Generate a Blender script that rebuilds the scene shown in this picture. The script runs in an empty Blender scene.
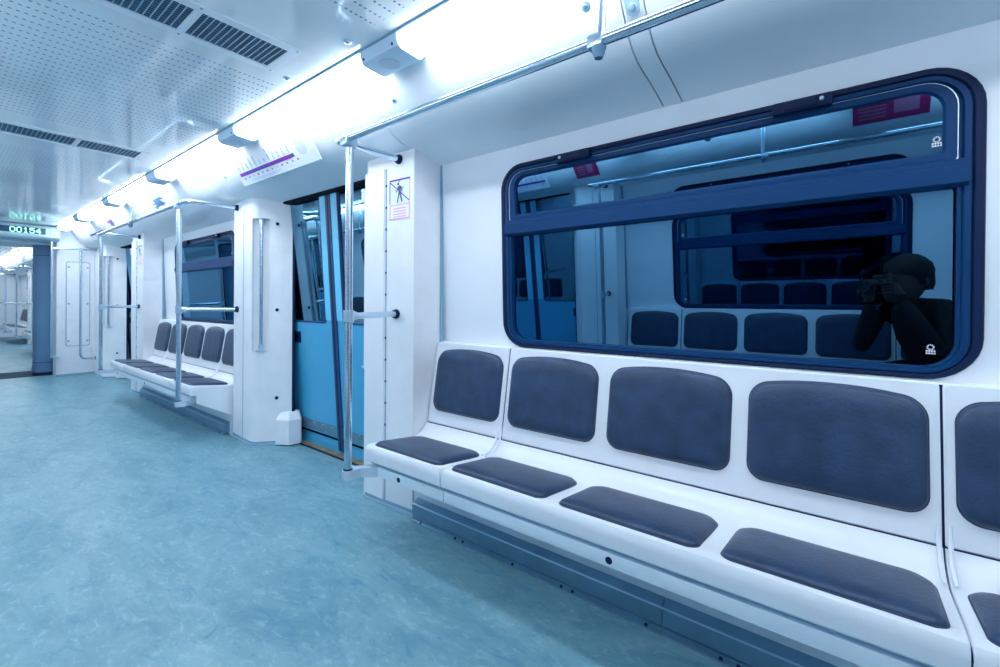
import bpy, bmesh, math, random
from mathutils import Vector, Matrix
from math import pi, sin, cos, tan, radians, sqrt, atan2
random.seed(4)
SC = bpy.context.scene
COL = SC.collection
H = 1.12                     # camera height
XC = 0.52                    # centre line of the car
YB = 0.57                    # middle of the near bench
BAY = 4.84                   # bench to bench along the car
XW, LEAN = 1.80, tan(radians(2.0))
DOORY = YB + BAY / 2 - .02
ZC = 2.20                    # ceiling
def wx(z): return XW - (z - 1.35) * LEAN

# ------------------------------------------------------------------ materials
def newmat(name):
    m = bpy.data.materials.new(name); m.use_nodes = True
    nt = m.node_tree; b = nt.nodes['Principled BSDF']
    return m, nt, b
def plain(name, col, rough=.4, metal=0., spec=.5, bump=0., bscale=60., coat=0., var=0., vscale=6.):
    m, nt, b = newmat(name)
    b.inputs['Base Color'].default_value = (*col, 1)
    b.inputs['Roughness'].default_value = rough
    b.inputs['Metallic'].default_value = metal
    b.inputs['Specular IOR Level'].default_value = spec
    b.inputs['Coat Weight'].default_value = coat
    b.inputs['Coat Roughness'].default_value = .12
    tc = nt.nodes.new('ShaderNodeTexCoord')
    if var:
        n = nt.nodes.new('ShaderNodeTexNoise'); n.inputs['Scale'].default_value = vscale; n.inputs['Detail'].default_value = 6
        r = nt.nodes.new('ShaderNodeValToRGB')
        r.color_ramp.elements[0].position = .3; r.color_ramp.elements[1].position = .72
        r.color_ramp.elements[0].color = (*[c * (1 - var) for c in col], 1)
        r.color_ramp.elements[1].color = (*[min(1, c * (1 + var * .5)) for c in col], 1)
        nt.links.new(tc.outputs['Object'], n.inputs['Vector'])
        nt.links.new(n.outputs['Fac'], r.inputs['Fac']); nt.links.new(r.outputs['Color'], b.inputs['Base Color'])
    if bump:
        n = nt.nodes.new('ShaderNodeTexNoise'); n.inputs['Scale'].default_value = bscale; n.inputs['Detail'].default_value = 4
        k = nt.nodes.new('ShaderNodeBump'); k.inputs['Strength'].default_value = bump; k.inputs['Distance'].default_value = .004
        nt.links.new(tc.outputs['Object'], n.inputs['Vector'])
        nt.links.new(n.outputs['Fac'], k.inputs['Height']); nt.links.new(k.outputs['Normal'], b.inputs['Normal'])
    return m
def emit(name, col, s):
    m, nt, b = newmat(name)
    b.inputs['Base Color'].default_value = (*col, 1)
    b.inputs['Emission Color'].default_value = (*col, 1)
    b.inputs['Emission Strength'].default_value = s
    return m
MT = {}
MT['white'] = plain('white_gelcoat', (.85, .89, .95), .33, coat=.15, var=.035, vscale=5)
MT['wall'] = plain('wall_laminate', (.86, .895, .95), .38, var=.025, vscale=4)
MT['pillar'] = plain('pillar_gelcoat', (.87, .89, .93), .38, var=.05, vscale=7)
MT['cove'] = plain('cove_panel', (.84, .90, .95), .38, var=.02)
MT['cabinet'] = plain('cabinet_paint', (.88, .90, .95), .4, var=.03)
MT['grey'] = plain('grey_plastic', (.42, .58, .70), .42, var=.04)
MT['capgrey'] = plain('cap_plastic', (.50, .68, .82), .4)
MT['chrome'] = plain('brushed_steel', (.60, .72, .82), .2, metal=1.)
MT['alu'] = plain('aluminium', (.24, .42, .56), .33, metal=.7, var=.12, vscale=12)
MT['alubright'] = plain('bright_aluminium', (.58, .72, .84), .3, metal=.8)
MT['edgegrey'] = plain('edge_strip_grey', (.17, .32, .47), .4)
MT['bracket'] = plain('bracket_paint', (.52, .64, .76), .35)
MT['grilledark'] = plain('grille_dark', (.025, .085, .16), .5)
MT['rubber'] = plain('black_rubber', (.003, .016, .065), .5, spec=.22)
MT['navy'] = plain('navy_aluminium', (.002, .042, .145), .45, spec=.2)
MT['dark'] = plain('dark_void', (.003, .009, .022), .8, spec=.1)
MT['leather'] = plain('slate_leatherette', (.029, .062, .132), .37, spec=.42, bump=.3, bscale=110, var=.3, vscale=14)
MT['piping'] = plain('cushion_edge', (.04, .075, .14), .5)
MT['doorblue'] = plain('door_blue', (.06, .40, .67), .38, coat=.15, var=.05)
MT['doorlight'] = plain('door_strip_blue', (.16, .60, .86), .35)
MT['doornavy'] = plain('door_rubber_blue', (.008, .05, .17), .45)
MT['kick'] = plain('kick_plate', (.20, .36, .48), .38, metal=.75, var=.2, vscale=25)
MT['thresh'] = plain('worn_threshold', (.33, .27, .17), .55, var=.5, vscale=14)
MT['bellows'] = plain('bellows_vinyl', (.11, .22, .37), .48, bump=.1, var=.08)
MT['sill'] = plain('gangway_plate', (.035, .08, .13), .75, spec=.15, var=.25, vscale=30)
MT['panelgrey'] = plain('panel_edge', (.24, .40, .54), .4)
MT['purple'] = plain('purple_line', (.30, .01, .52), .5)
MT['violet'] = plain('violet_line', (.13, .03, .62), .5)
MT['ink'] = plain('blue_ink', (.10, .24, .46), .6)
MT['palepaper'] = plain('pale_paper', (.84, .88, .96), .55)
MT['mint'] = plain('mint_paper', (.70, .86, .90), .55)
MT['palegrey'] = plain('pale_grey_print', (.62, .68, .82), .6)
MT['pinkink'] = plain('pink_ink', (.85, .42, .74), .6)
MT['magenta'] = plain('magenta_ink', (.72, .06, .46), .6)
MT['cyanink'] = plain('cyan_ink', (.10, .46, .72), .6)
MT['postered'] = plain('poster_red', (.34, .012, .11), .5)
MT['posterpink'] = plain('poster_pink', (.42, .14, .26), .5)
MT['darkink'] = plain('dark_ink', (.05, .09, .16), .6)
MT['lamp'] = emit('lamp_diffuser', (.89, .95, 1.), 11.0)
MT['led'] = emit('led_green', (.35, 1., .72), 1.6)
MT['ledpanel'] = plain('led_window', (.02, .08, .16), .2)
MT['signgrey'] = plain('sign_housing', (.44, .60, .68), .4)
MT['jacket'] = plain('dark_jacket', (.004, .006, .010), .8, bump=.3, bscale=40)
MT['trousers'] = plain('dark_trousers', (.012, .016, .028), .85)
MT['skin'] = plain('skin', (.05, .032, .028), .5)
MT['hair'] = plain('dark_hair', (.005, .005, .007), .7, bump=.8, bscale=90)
MT['camblack'] = plain('camera_black', (.012, .012, .014), .4)
MT['shoe'] = plain('shoe_black', (.01, .01, .012), .5)
MT['lens'] = plain('lens_glass', (.01, .012, .03), .05)
MT['scuff'] = plain('scuffed_paint_chip', (.20, .34, .46), .6)

def rail_mat():
    m, nt, b = newmat('chipped_rail_paint')
    L = nt.links.new; N = nt.nodes.new
    tc = N('ShaderNodeTexCoord'); mp = N('ShaderNodeMapping'); mp.inputs['Scale'].default_value = (40, 9, 55)
    n = N('ShaderNodeTexNoise'); n.inputs['Scale'].default_value = 1.6; n.inputs['Detail'].default_value = 5; n.inputs['Roughness'].default_value = .7
    n2 = N('ShaderNodeTexNoise'); n2.inputs['Scale'].default_value = 2.5
    L(tc.outputs['Object'], mp.inputs['Vector']); L(mp.outputs[0], n.inputs['Vector']); L(tc.outputs['Object'], n2.inputs['Vector'])
    a = N('ShaderNodeMath'); a.operation = 'MULTIPLY_ADD'; a.inputs[1].default_value = .35; L(n2.outputs['Fac'], a.inputs[0]); L(n.outputs['Fac'], a.inputs[2])
    r = N('ShaderNodeValToRGB'); e = r.color_ramp.elements
    e[0].position = .845; e[0].color = (.76, .86, .94, 1); e[1].position = .875; e[1].color = (.16, .30, .44, 1)
    L(a.outputs[0], r.inputs['Fac']); L(r.outputs['Color'], b.inputs['Base Color'])
    b.inputs['Roughness'].default_value = .38
    return m
MT['railpaint'] = rail_mat()
def station_mat():
    m, nt, b = newmat('station_lettering')
    L = nt.links.new; N = nt.nodes.new
    tc = N('ShaderNodeTexCoord'); n = N('ShaderNodeTexNoise'); n.inputs['Scale'].default_value = 160; n.inputs['Detail'].default_value = 1
    r = N('ShaderNodeValToRGB'); e = r.color_ramp.elements
    e[0].position = .42; e[0].color = (.08, .22, .48, 1); e[1].position = .56; e[1].color = (.72, .82, .94, 1)
    L(tc.outputs['Object'], n.inputs['Vector']); L(n.outputs['Fac'], r.inputs['Fac']); L(r.outputs['Color'], b.inputs['Base Color'])
    return m
MT['station'] = station_mat()

def glass_mat(name, tint, base):
    # dark tinted pane with the tunnel beyond: transmits a little, reflects a cool image
    m = bpy.data.materials.new(name); m.use_nodes = True
    nt = m.node_tree; nt.nodes.clear()
    out = nt.nodes.new('ShaderNodeOutputMaterial')
    tr = nt.nodes.new('ShaderNodeBsdfTransparent'); tr.inputs['Color'].default_value = (.10, .20, .32, 1)
    gl = nt.nodes.new('ShaderNodeBsdfGlossy'); gl.inputs['Color'].default_value = (*tint, 1); gl.inputs['Roughness'].default_value = 0.
    fr = nt.nodes.new('ShaderNodeFresnel'); fr.inputs['IOR'].default_value = 1.5
    ma = nt.nodes.new('ShaderNodeMath'); ma.operation = 'MULTIPLY_ADD'
    ma.inputs[1].default_value = 1.0; ma.inputs[2].default_value = base; ma.use_clamp = True
    mx = nt.nodes.new('ShaderNodeMixShader')
    nt.links.new(fr.outputs[0], ma.inputs[0]); nt.links.new(ma.outputs[0], mx.inputs[0])
    nt.links.new(tr.outputs[0], mx.inputs[1]); nt.links.new(gl.outputs[0], mx.inputs[2])
    nt.links.new(mx.outputs[0], out.inputs['Surface'])
    return m
MT['glass'] = glass_mat('dark_window_glass', (.20, .50, .78), .35)
MT['doorglass'] = glass_mat('door_window_glass', (.30, .62, .86), .36)

def floor_mat():
    m, nt, b = newmat('marbled_teal_vinyl')
    L = nt.links.new; N = nt.nodes.new
    tc = N('ShaderNodeTexCoord')
    mp = N('ShaderNodeMapping'); mp.inputs['Scale'].default_value = (1, .45, 1)
    mp.inputs['Rotation'].default_value = (0, 0, .25)
    L(tc.outputs['Object'], mp.inputs['Vector'])
    n1 = N('ShaderNodeTexNoise'); n1.inputs['Scale'].default_value = 4.0; n1.inputs['Detail'].default_value = 12; n1.inputs['Roughness'].default_value = .74; n1.inputs['Distortion'].default_value = .6
    n2 = N('ShaderNodeTexNoise'); n2.inputs['Scale'].default_value = 32; n2.inputs['Detail'].default_value = 7; n2.inputs['Roughness'].default_value = .7; n2.inputs['Distortion'].default_value = .9
    n3 = N('ShaderNodeTexNoise'); n3.inputs['Scale'].default_value = 13; n3.inputs['Detail'].default_value = 8; n3.inputs['Roughness'].default_value = .75; n3.inputs['Distortion'].default_value = 1.3
    for n in (n1, n2, n3): L(mp.outputs[0], n.inputs['Vector'])
    r1 = N('ShaderNodeValToRGB')
    e = r1.color_ramp.elements; e[0].position = .34; e[1].position = .68
    e[0].color = (.105, .268, .345, 1); e[1].color = (.235, .43, .485, 1)
    L(n1.outputs['Fac'], r1.inputs['Fac'])
    r2 = N('ShaderNodeValToRGB'); e = r2.color_ramp.elements
    e[0].position = .53; e[0].color = (0, 0, 0, 1); e[1].position = .70; e[1].color = (1, 1, 1, 1)
    L(n2.outputs['Fac'], r2.inputs['Fac'])
    mx = N('ShaderNodeMix'); mx.data_type = 'RGBA'; mx.inputs['B'].default_value = (.46, .66, .71, 1)
    mu = N('ShaderNodeMath'); mu.operation = 'MULTIPLY'; mu.inputs[1].default_value = .38
    L(r2.outputs['Color'], mu.inputs[0]); L(mu.outputs[0], mx.inputs['Factor']); L(r1.outputs['Color'], mx.inputs['A'])
    r3 = N('ShaderNodeValToRGB'); e = r3.color_ramp.elements
    e[0].position = .33; e[0].color = (1, 1, 1, 1); e[1].position = .46; e[1].color = (0, 0, 0, 1)
    L(n3.outputs['Fac'], r3.inputs['Fac'])
    mu2 = N('ShaderNodeMath'); mu2.operation = 'MULTIPLY'; mu2.inputs[1].default_value = .72
    L(r3.outputs['Color'], mu2.inputs[0])
    mx2 = N('ShaderNodeMix'); mx2.data_type = 'RGBA'; mx2.inputs['B'].default_value = (.06, .24, .37, 1)
    L(mu2.outputs[0], mx2.inputs['Factor']); L(mx.outputs['Result'], mx2.inputs['A'])
    L(mx2.outputs['Result'], b.inputs['Base Color'])
    b.inputs['Roughness'].default_value = .42; b.inputs['Specular IOR Level'].default_value = .4
    bp = N('ShaderNodeBump'); bp.inputs['Strength'].default_value = .12; bp.inputs['Distance'].default_value = .003
    L(n2.outputs['Fac'], bp.inputs['Height']); L(bp.outputs[0], b.inputs['Normal'])
    return m
MT['floor'] = floor_mat()

def ceiling_mat():
    m, nt, b = newmat('perforated_ceiling')
    L = nt.links.new; N = nt.nodes.new
    def math(op, a, c=None):
        k = N('ShaderNodeMath'); k.operation = op
        for i, v in enumerate((a, c)):
            if v is None: continue
            if isinstance(v, (int, float)): k.inputs[i].default_value = v
            else: L(v, k.inputs[i])
        return k.outputs[0]
    tc = N('ShaderNodeTexCoord'); sp = N('ShaderNodeSeparateXYZ'); L(tc.outputs['Object'], sp.inputs[0])
    X, Y = sp.outputs['X'], sp.outputs['Y']
    PX, PY = .0213, .0575
    fx = math('ABSOLUTE', math('SUBTRACT', math('FRACT', math('DIVIDE', math('ADD', X, 20), PX)), .5))
    fy = math('ABSOLUTE', math('SUBTRACT', math('FRACT', math('DIVIDE', math('ADD', Y, 20 - .005), PY)), .5))
    hole = math('MULTIPLY', math('LESS_THAN', fx, .23), math('LESS_THAN', fy, .08))
    per = math('FRACT', math('DIVIDE', math('ADD', Y, 2.32 * 8 - 2.28), 2.32))
    zone = math('LESS_THAN', per, .662)
    zx = math('LESS_THAN', math('ABSOLUTE', math('SUBTRACT', X, .52)), .555)
    hole = math('MULTIPLY', hole, math('MULTIPLY', zone, zx))
    s1 = math('LESS_THAN', math('ABSOLUTE', math('SUBTRACT', per, .675)), .0014)
    s2 = math('LESS_THAN', math('ABSOLUTE', math('SUBTRACT', per, .992)), .0014)
    s3 = math('LESS_THAN', math('ABSOLUTE', math('SUBTRACT', per, .317)), .002)
    seam = math('MAXIMUM', math('MAXIMUM', s1, s2), s3)
    mx = N('ShaderNodeMix'); mx.data_type = 'RGBA'
    mx.inputs['A'].default_value = (.88, .93, .96, 1); mx.inputs['B'].default_value = (.16, .34, .52, 1)
    L(hole, mx.inputs['Factor'])
    mx2 = N('ShaderNodeMix'); mx2.data_type = 'RGBA'; mx2.inputs['B'].default_value = (.92, .96, 1, 1)
    L(seam, mx2.inputs['Factor']); L(mx.outputs['Result'], mx2.inputs['A'])
    L(mx2.outputs['Result'], b.inputs['Base Color'])
    b.inputs['Metallic'].default_value = .05
    b.inputs['Roughness'].default_value = .07
    return m
MT['ceiling'] = ceiling_mat()

# ------------------------------------------------------------------ mesh helpers
class MB:
    def __init__(s): s.bm = bmesh.new()
    def face(s, pts):
        return s.bm.faces.new([s.bm.verts.new(p) for p in pts])
    def box(s, x0, x1, y0, y1, z0, z1, bev=0., seg=2):
        r = bmesh.ops.create_cube(s.bm, size=1.)
        vs = r['verts']
        for v in vs:
            v.co = Vector(((x0 + x1) / 2 + v.co.x * (x1 - x0), (y0 + y1) / 2 + v.co.y * (y1 - y0), (z0 + z1) / 2 + v.co.z * (z1 - z0)))
        if bev:
            es = list({e for v in vs for e in v.link_edges})
            bmesh.ops.bevel(s.bm, geom=es, offset=bev, segments=seg, affect='EDGES', profile=.6)
        return s
    def loft(s, loops, cap0=True, cap1=True, closed=True):
        bm = s.bm; L = [[bm.verts.new(p) for p in lp] for lp in loops]
        n = len(L[0])
        for a, b in zip(L, L[1:]):
            for i in range(n if closed else n - 1):
                j = (i + 1) % n
                bm.faces.new((a[i], a[j], b[j], b[i]))
        if cap0: bm.faces.new(L[0][::-1])
        if cap1: bm.faces.new(L[-1])
        return s
    def prism_y(s, prof, y0, y1):          # closed profile of (x, z), extruded along the car
        return s.loft([[(x, y0, z) for x, z in prof], [(x, y1, z) for x, z in prof]])
    def prism_z(s, plan, z0, z1):          # closed plan of (x, y), extruded upwards
        return s.loft([[(x, y, z0) for x, y in plan], [(x, y, z1) for x, y in plan]])
    def strip_y(s, prof, y0, y1, t):       # an open profile given a thickness (outwards, away from the room)
        pts = [Vector((x, 0, z)) for x, z in prof]; off = []
        for i, p in enumerate(pts):
            a = pts[max(0, i - 1)]; b = pts[min(len(pts) - 1, i + 1)]
            d = (b - a).normalized(); off.append(p + Vector((d.z, 0, -d.x)) * t)
        pr = [(p.x, p.z) for p in pts] + [(p.x, p.z) for p in reversed(off)]
        return s.prism_y(pr, y0, y1)
    def tube(s, path, r, seg=14, cap=True):
        path = [Vector(p) for p in path]; loops = []; up = None
        for i, p in enumerate(path):
            a = path[max(0, i - 1)]; b = path[min(len(path) - 1, i + 1)]
            d = (b - a).normalized()
            if up is None:
                up = Vector((0, 0, 1)) if abs(d.z) < .9 else Vector((1, 0, 0))
            u = (up - d * up.dot(d)).normalized(); w = d.cross(u); up = u
            rr = r[i] if isinstance(r, (list, tuple)) else r
            loops.append([p + (u * cos(2 * pi * k / seg) + w * sin(2 * pi * k / seg)) * rr for k in range(seg)])
        return s.loft(loops, cap, cap)
    def disc(s, p, d, r, t, seg=20, bev=.3):
        p = Vector(p); d = Vector(d).normalized()
        return s.tube([p, p + d * t * (1 - bev), p + d * t], [r, r, r * (1 - bev)], seg)
    def sphere(s, c, r, sc=(1, 1, 1), seg=16):
        q = bmesh.ops.create_uvsphere(s.bm, u_segments=seg, v_segments=max(6, seg * 2 // 3), radius=r)
        for v in q['verts']: v.co = Vector((c[0] + v.co.x * sc[0], c[1] + v.co.y * sc[1], c[2] + v.co.z * sc[2]))
        return s
    def build(s, name, mat, parent=None, smooth=.55, origin=None):
        bm = s.bm
        bmesh.ops.recalc_face_normals(bm, faces=bm.faces)
        for f in bm.faces: f.smooth = True
        for e in bm.edges:
            if len(e.link_faces) != 2 or e.calc_face_angle(9) > smooth: e.smooth = False
        if parent is not None:
            r = parent
            while r.parent: r = r.parent
            o0 = Vector(r.location)
        elif origin is not None: o0 = Vector(origin)
        else:
            xs = [v.co for v in bm.verts]
            o0 = Vector(((min(v.x for v in xs) + max(v.x for v in xs)) / 2, (min(v.y for v in xs) + max(v.y for v in xs)) / 2, min(v.z for v in xs)))
        bmesh.ops.translate(bm, verts=bm.verts, vec=-o0)
        me = bpy.data.meshes.new(name); bm.to_mesh(me); bm.free()
        me.materials.append(MT[mat])
        o = bpy.data.objects.new(name, me); COL.objects.link(o)
        if parent is None: o.location = o0
        else: o.parent = parent
        return o

def root(name, loc, label, cat, group=None):
    o = bpy.data.objects.new(name, None); o.empty_display_size = .1; COL.objects.link(o)
    o.location = loc; o['label'] = label; o['category'] = cat
    if group: o['group'] = group
    return o
def tag(o, label, cat, group=None):
    o['label'] = label; o['category'] = cat
    if group: o['group'] = group
    return o
def struct(o, label, cat):
    o['kind'] = 'structure'; o['label'] = label; o['category'] = cat
    return o
def copy_tree(o, parent=None):
    c = o.copy(); COL.objects.link(c)
    if parent is not None: c.parent = parent
    for ch in list(o.children): copy_tree(ch, c)
    return c
def shifted(o, dy, label, group=None):
    c = copy_tree(o); c.location.y += dy; c['label'] = label
    if group: c['group'] = group
    return c
def turned(o, label, dy=0., group=None):      # the same thing on the other side of the car
    c = copy_tree(o); x, y, z = o.location
    c.location = (2 * XC - x, 2 * YB - y + dy, z); c.rotation_euler.z += pi; c['label'] = label
    if group: c['group'] = group
    return c

def rr(a0, a1, b0, b1, r, n=7):               # rounded rectangle, r = one radius or (a0b0, a1b0, a1b1, a0b1)
    if not isinstance(r, (tuple, list)): r = (r,) * 4
    C = ((a0 + r[0], b0 + r[0], pi, r[0]), (a1 - r[1], b0 + r[1], 1.5 * pi, r[1]), (a1 - r[2], b1 - r[2], 0, r[2]), (a0 + r[3], b1 - r[3], .5 * pi, r[3]))
    out = []
    for ca, cb, s0, rad in C:
        for k in range(n): 
            t = s0 + .5 * pi * k / (n - 1)
            out.append((ca + rad * cos(t), cb + rad * sin(t)))
    return out
def wl(outline, off): return [(wx(z) - off, y, z) for y, z in outline]     # outline of (y, z) on the leaning right wall

def holed_plate(mb, outer, holes, f0, f1):
    # a plate with holes: both faces filled, walls between
    for f in (f0, f1):
        es = []
        for lp in [outer] + holes:
            vs = [mb.bm.verts.new(f(a, b)) for a, b in lp]
            es += [mb.bm.edges.new((vs[i], vs[(i + 1) % len(vs)])) for i in range(len(vs))]
        bmesh.ops.triangle_fill(mb.bm, use_beauty=True, use_dissolve=False, edges=es)
    for lp in [outer] + holes:
        mb.loft([[f0(a, b) for a, b in lp], [f1(a, b) for a, b in lp]], False, False)
    bmesh.ops.remove_doubles(mb.bm, verts=mb.bm.verts, dist=1e-5)
    return mb

# ------------------------------------------------------------------ shell of the car
YF, YBK = 9.30, -2.55          # ends of this car section
m = MB(); m.box(XC - 1.42, XC + 1.42, YBK, 9.62, -.06, 0)
fl = struct(m.build('floor', 'floor', origin=(0, 0, 0)), 'worn teal marbled vinyl floor of the carriage', 'floor')
m = MB(); m.box(XC - 1.42, XC + 1.42, 10.3, 20.5, -.06, 0)
struct(m.build('floor', 'floor', origin=(0, 0, 0)), 'teal floor of the next carriage beyond the gangway', 'floor')
def ceiling(y0, y1, label):
    m = MB(); m.box(XC - .622, XC + .622, y0, y1, ZC, ZC + .03)
    return struct(m.build('ceiling', 'ceiling', origin=(0, 0, 0)), label, 'ceiling')
ceiling(YBK, 9.28, 'glossy pale blue metal ceiling with rows of slots')
ceiling(10.3, 20.5, 'ceiling of the next carriage beyond the gangway')

WIN = (YB - .842, YB + .842, .905, 1.802)      # outer edge of a window's rubber seal
def wall_panel(y0, y1, wins, name, label, left=False):
    m = MB()
    hs = [rr(YB + d - .82, YB + d + .82, .925, 1.785, .125) for d in wins]
    holed_plate(m, [(y0, 0), (y1, 0), (y1, 1.93), (y0, 1.93)], hs, lambda y, z: (wx(z), y, z), lambda y, z: (wx(z) + .05, y, z))
    o = m.build(name, 'wall', origin=(XW, YB, 0))
    if left:
        o.location = (2 * XC - XW, YB, 0); o.rotation_euler.z = pi
    return struct(o, label, 'wall')
c0 = DOORY - .53; c1 = DOORY + .53             # door opening
wall_panel(YBK, c0 - .19, (0,), 'wall_right', 'white wall around the big window above the near bench')
wall_panel(c1 + .19, c1 + BAY - 1.06 - .19, (BAY,), 'wall_right', 'white wall around the far window above the far bench')
wall_panel(c1 + BAY + .19, YF, (), 'wall_right', 'short white wall next to the end of the carriage')
wall_panel(10.3, 20.5, (YB + 12.75 - YB, 12.75 + BAY), 'wall_right', 'wall of the next carriage beyond the gangway')
wl_l = wall_panel(2 * YB - (DOORY - .72), 2 * YB - YBK, (0,), 'wall_left', 'opposite white wall mirrored in the near window', True)
wall_panel(2 * YB - (DOORY + BAY - .72), 2 * YB - (DOORY + .72), (-BAY,), 'wall_left', 'opposite white wall beyond the door', True)
wall_panel(2 * YB - 9.3, 2 * YB - (DOORY + BAY + .72), (), 'wall_left', 'short opposite wall at the end of the carriage', True)
m = MB(); m.box(XC - 1.42, XC + 1.42, YBK - .05, YBK, 0, 2.35)  # unseen wall, added to close the car behind the camera for the light
struct(m.build('wall_back', 'wall'), 'unseen wall added behind the camera to close in the light', 'wall')
m = MB(); m.box(XC - 1.42, XC + 1.42, 20.5, 20.55, 0, 2.35)
struct(m.build('wall_far', 'wall'), 'far end wall of the next carriage', 'wall')
m = MB(); m.box(XC - 1.42, XC - 1.37, 10.3, 20.5, 0, 2.0)
struct(m.build('wall_left', 'wall'), 'left wall of the next carriage', 'wall')

# curved cove from the wall up to the lamps; panels with narrow joints
COVE = [(1.797, 1.885), (1.70, 1.910), (1.615, 1.930), (1.555, 1.940), (1.505, 1.952), (1.462, 1.974), (1.425, 2.008), (1.392, 2.05), (1.360, 2.10), (1.325, 2.152), (1.285, 2.205), (1.235, 2.248), (1.17, 2.27), (1.138, 2.272)]
def cove(y0, y1, label):
    m = MB(); m.strip_y(COVE, y0 + .0025, y1 - .0025, .012)
    return struct(m.build('trim_1', 'cove', origin=(XW, YB, 0)), label, 'trim')
cuts = [YBK, -1.3, .53, .60, 1.86, 2.10, 3.88, 4.125, 5.37, 5.44, 6.69, 6.93, 8.72, 9.28]
cv = []
for i, (a, b) in enumerate(zip(cuts, cuts[1:])):
    t = ['behind the camera', 'above the near bench', 'as a narrow strip over the near window', 'above the near bench at its door end', 'over the near pillar', 'above the blue door', 'over the far door pillar', 'above the far bench', 'as a narrow strip over the far window', 'above the far end of the far bench', 'over the pillar past the far bench', 'above the second door', 'at the carriage end', ''][i]
    cv.append(cove(a, b, 'white curved cove panel ' + t))
cove(10.3, 20.5, 'white curved cove of the next carriage')
m = MB()
bk = [(x + .016, z + .004) for x, z in COVE]
m.strip_y(bk, YBK, 9.28, .01)
struct(m.build('trim_2', 'dark', origin=(XW, YB, 0)), 'dark joints between the cove panels', 'trim')
for y0, y1, lab in ((YBK, 9.28, 'opposite white curved cove mirrored in the window'), (10.3, 20.5, 'left cove of the next carriage')):
    m = MB(); m.strip_y([(2 * XC - x, z) for x, z in COVE][::-1], y0, y1, .012)
    struct(m.build('trim_3', 'cove'), lab, 'trim')

# aluminium edge strips where the ceiling meets the lamps
for sx, lab in ((1, 'thin blue-grey strip along the right ceiling edge'), (-1, 'thin blue-grey strip along the left ceiling edge')):
    x = XC + sx * .62
    m = MB(); m.box(min(x, x + sx * .012), max(x, x + sx * .012), YBK, 9.28, ZC - .009, ZC + .04, .002, 1)
    struct(m.build('trim_4', 'edgegrey'), lab, 'trim')

# the dark tunnel outside
for sx, nm in ((1, 'right'), (-1, 'left')):
    x = XC + sx * 2.2
    m = MB(); m.box(min(x, x + sx * .1), max(x, x + sx * .1), -4, 21, -.6, 3.2)
    struct(m.build('wall_' + nm, 'dark'), 'black tunnel wall outside the %s windows' % nm, 'wall')

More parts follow.
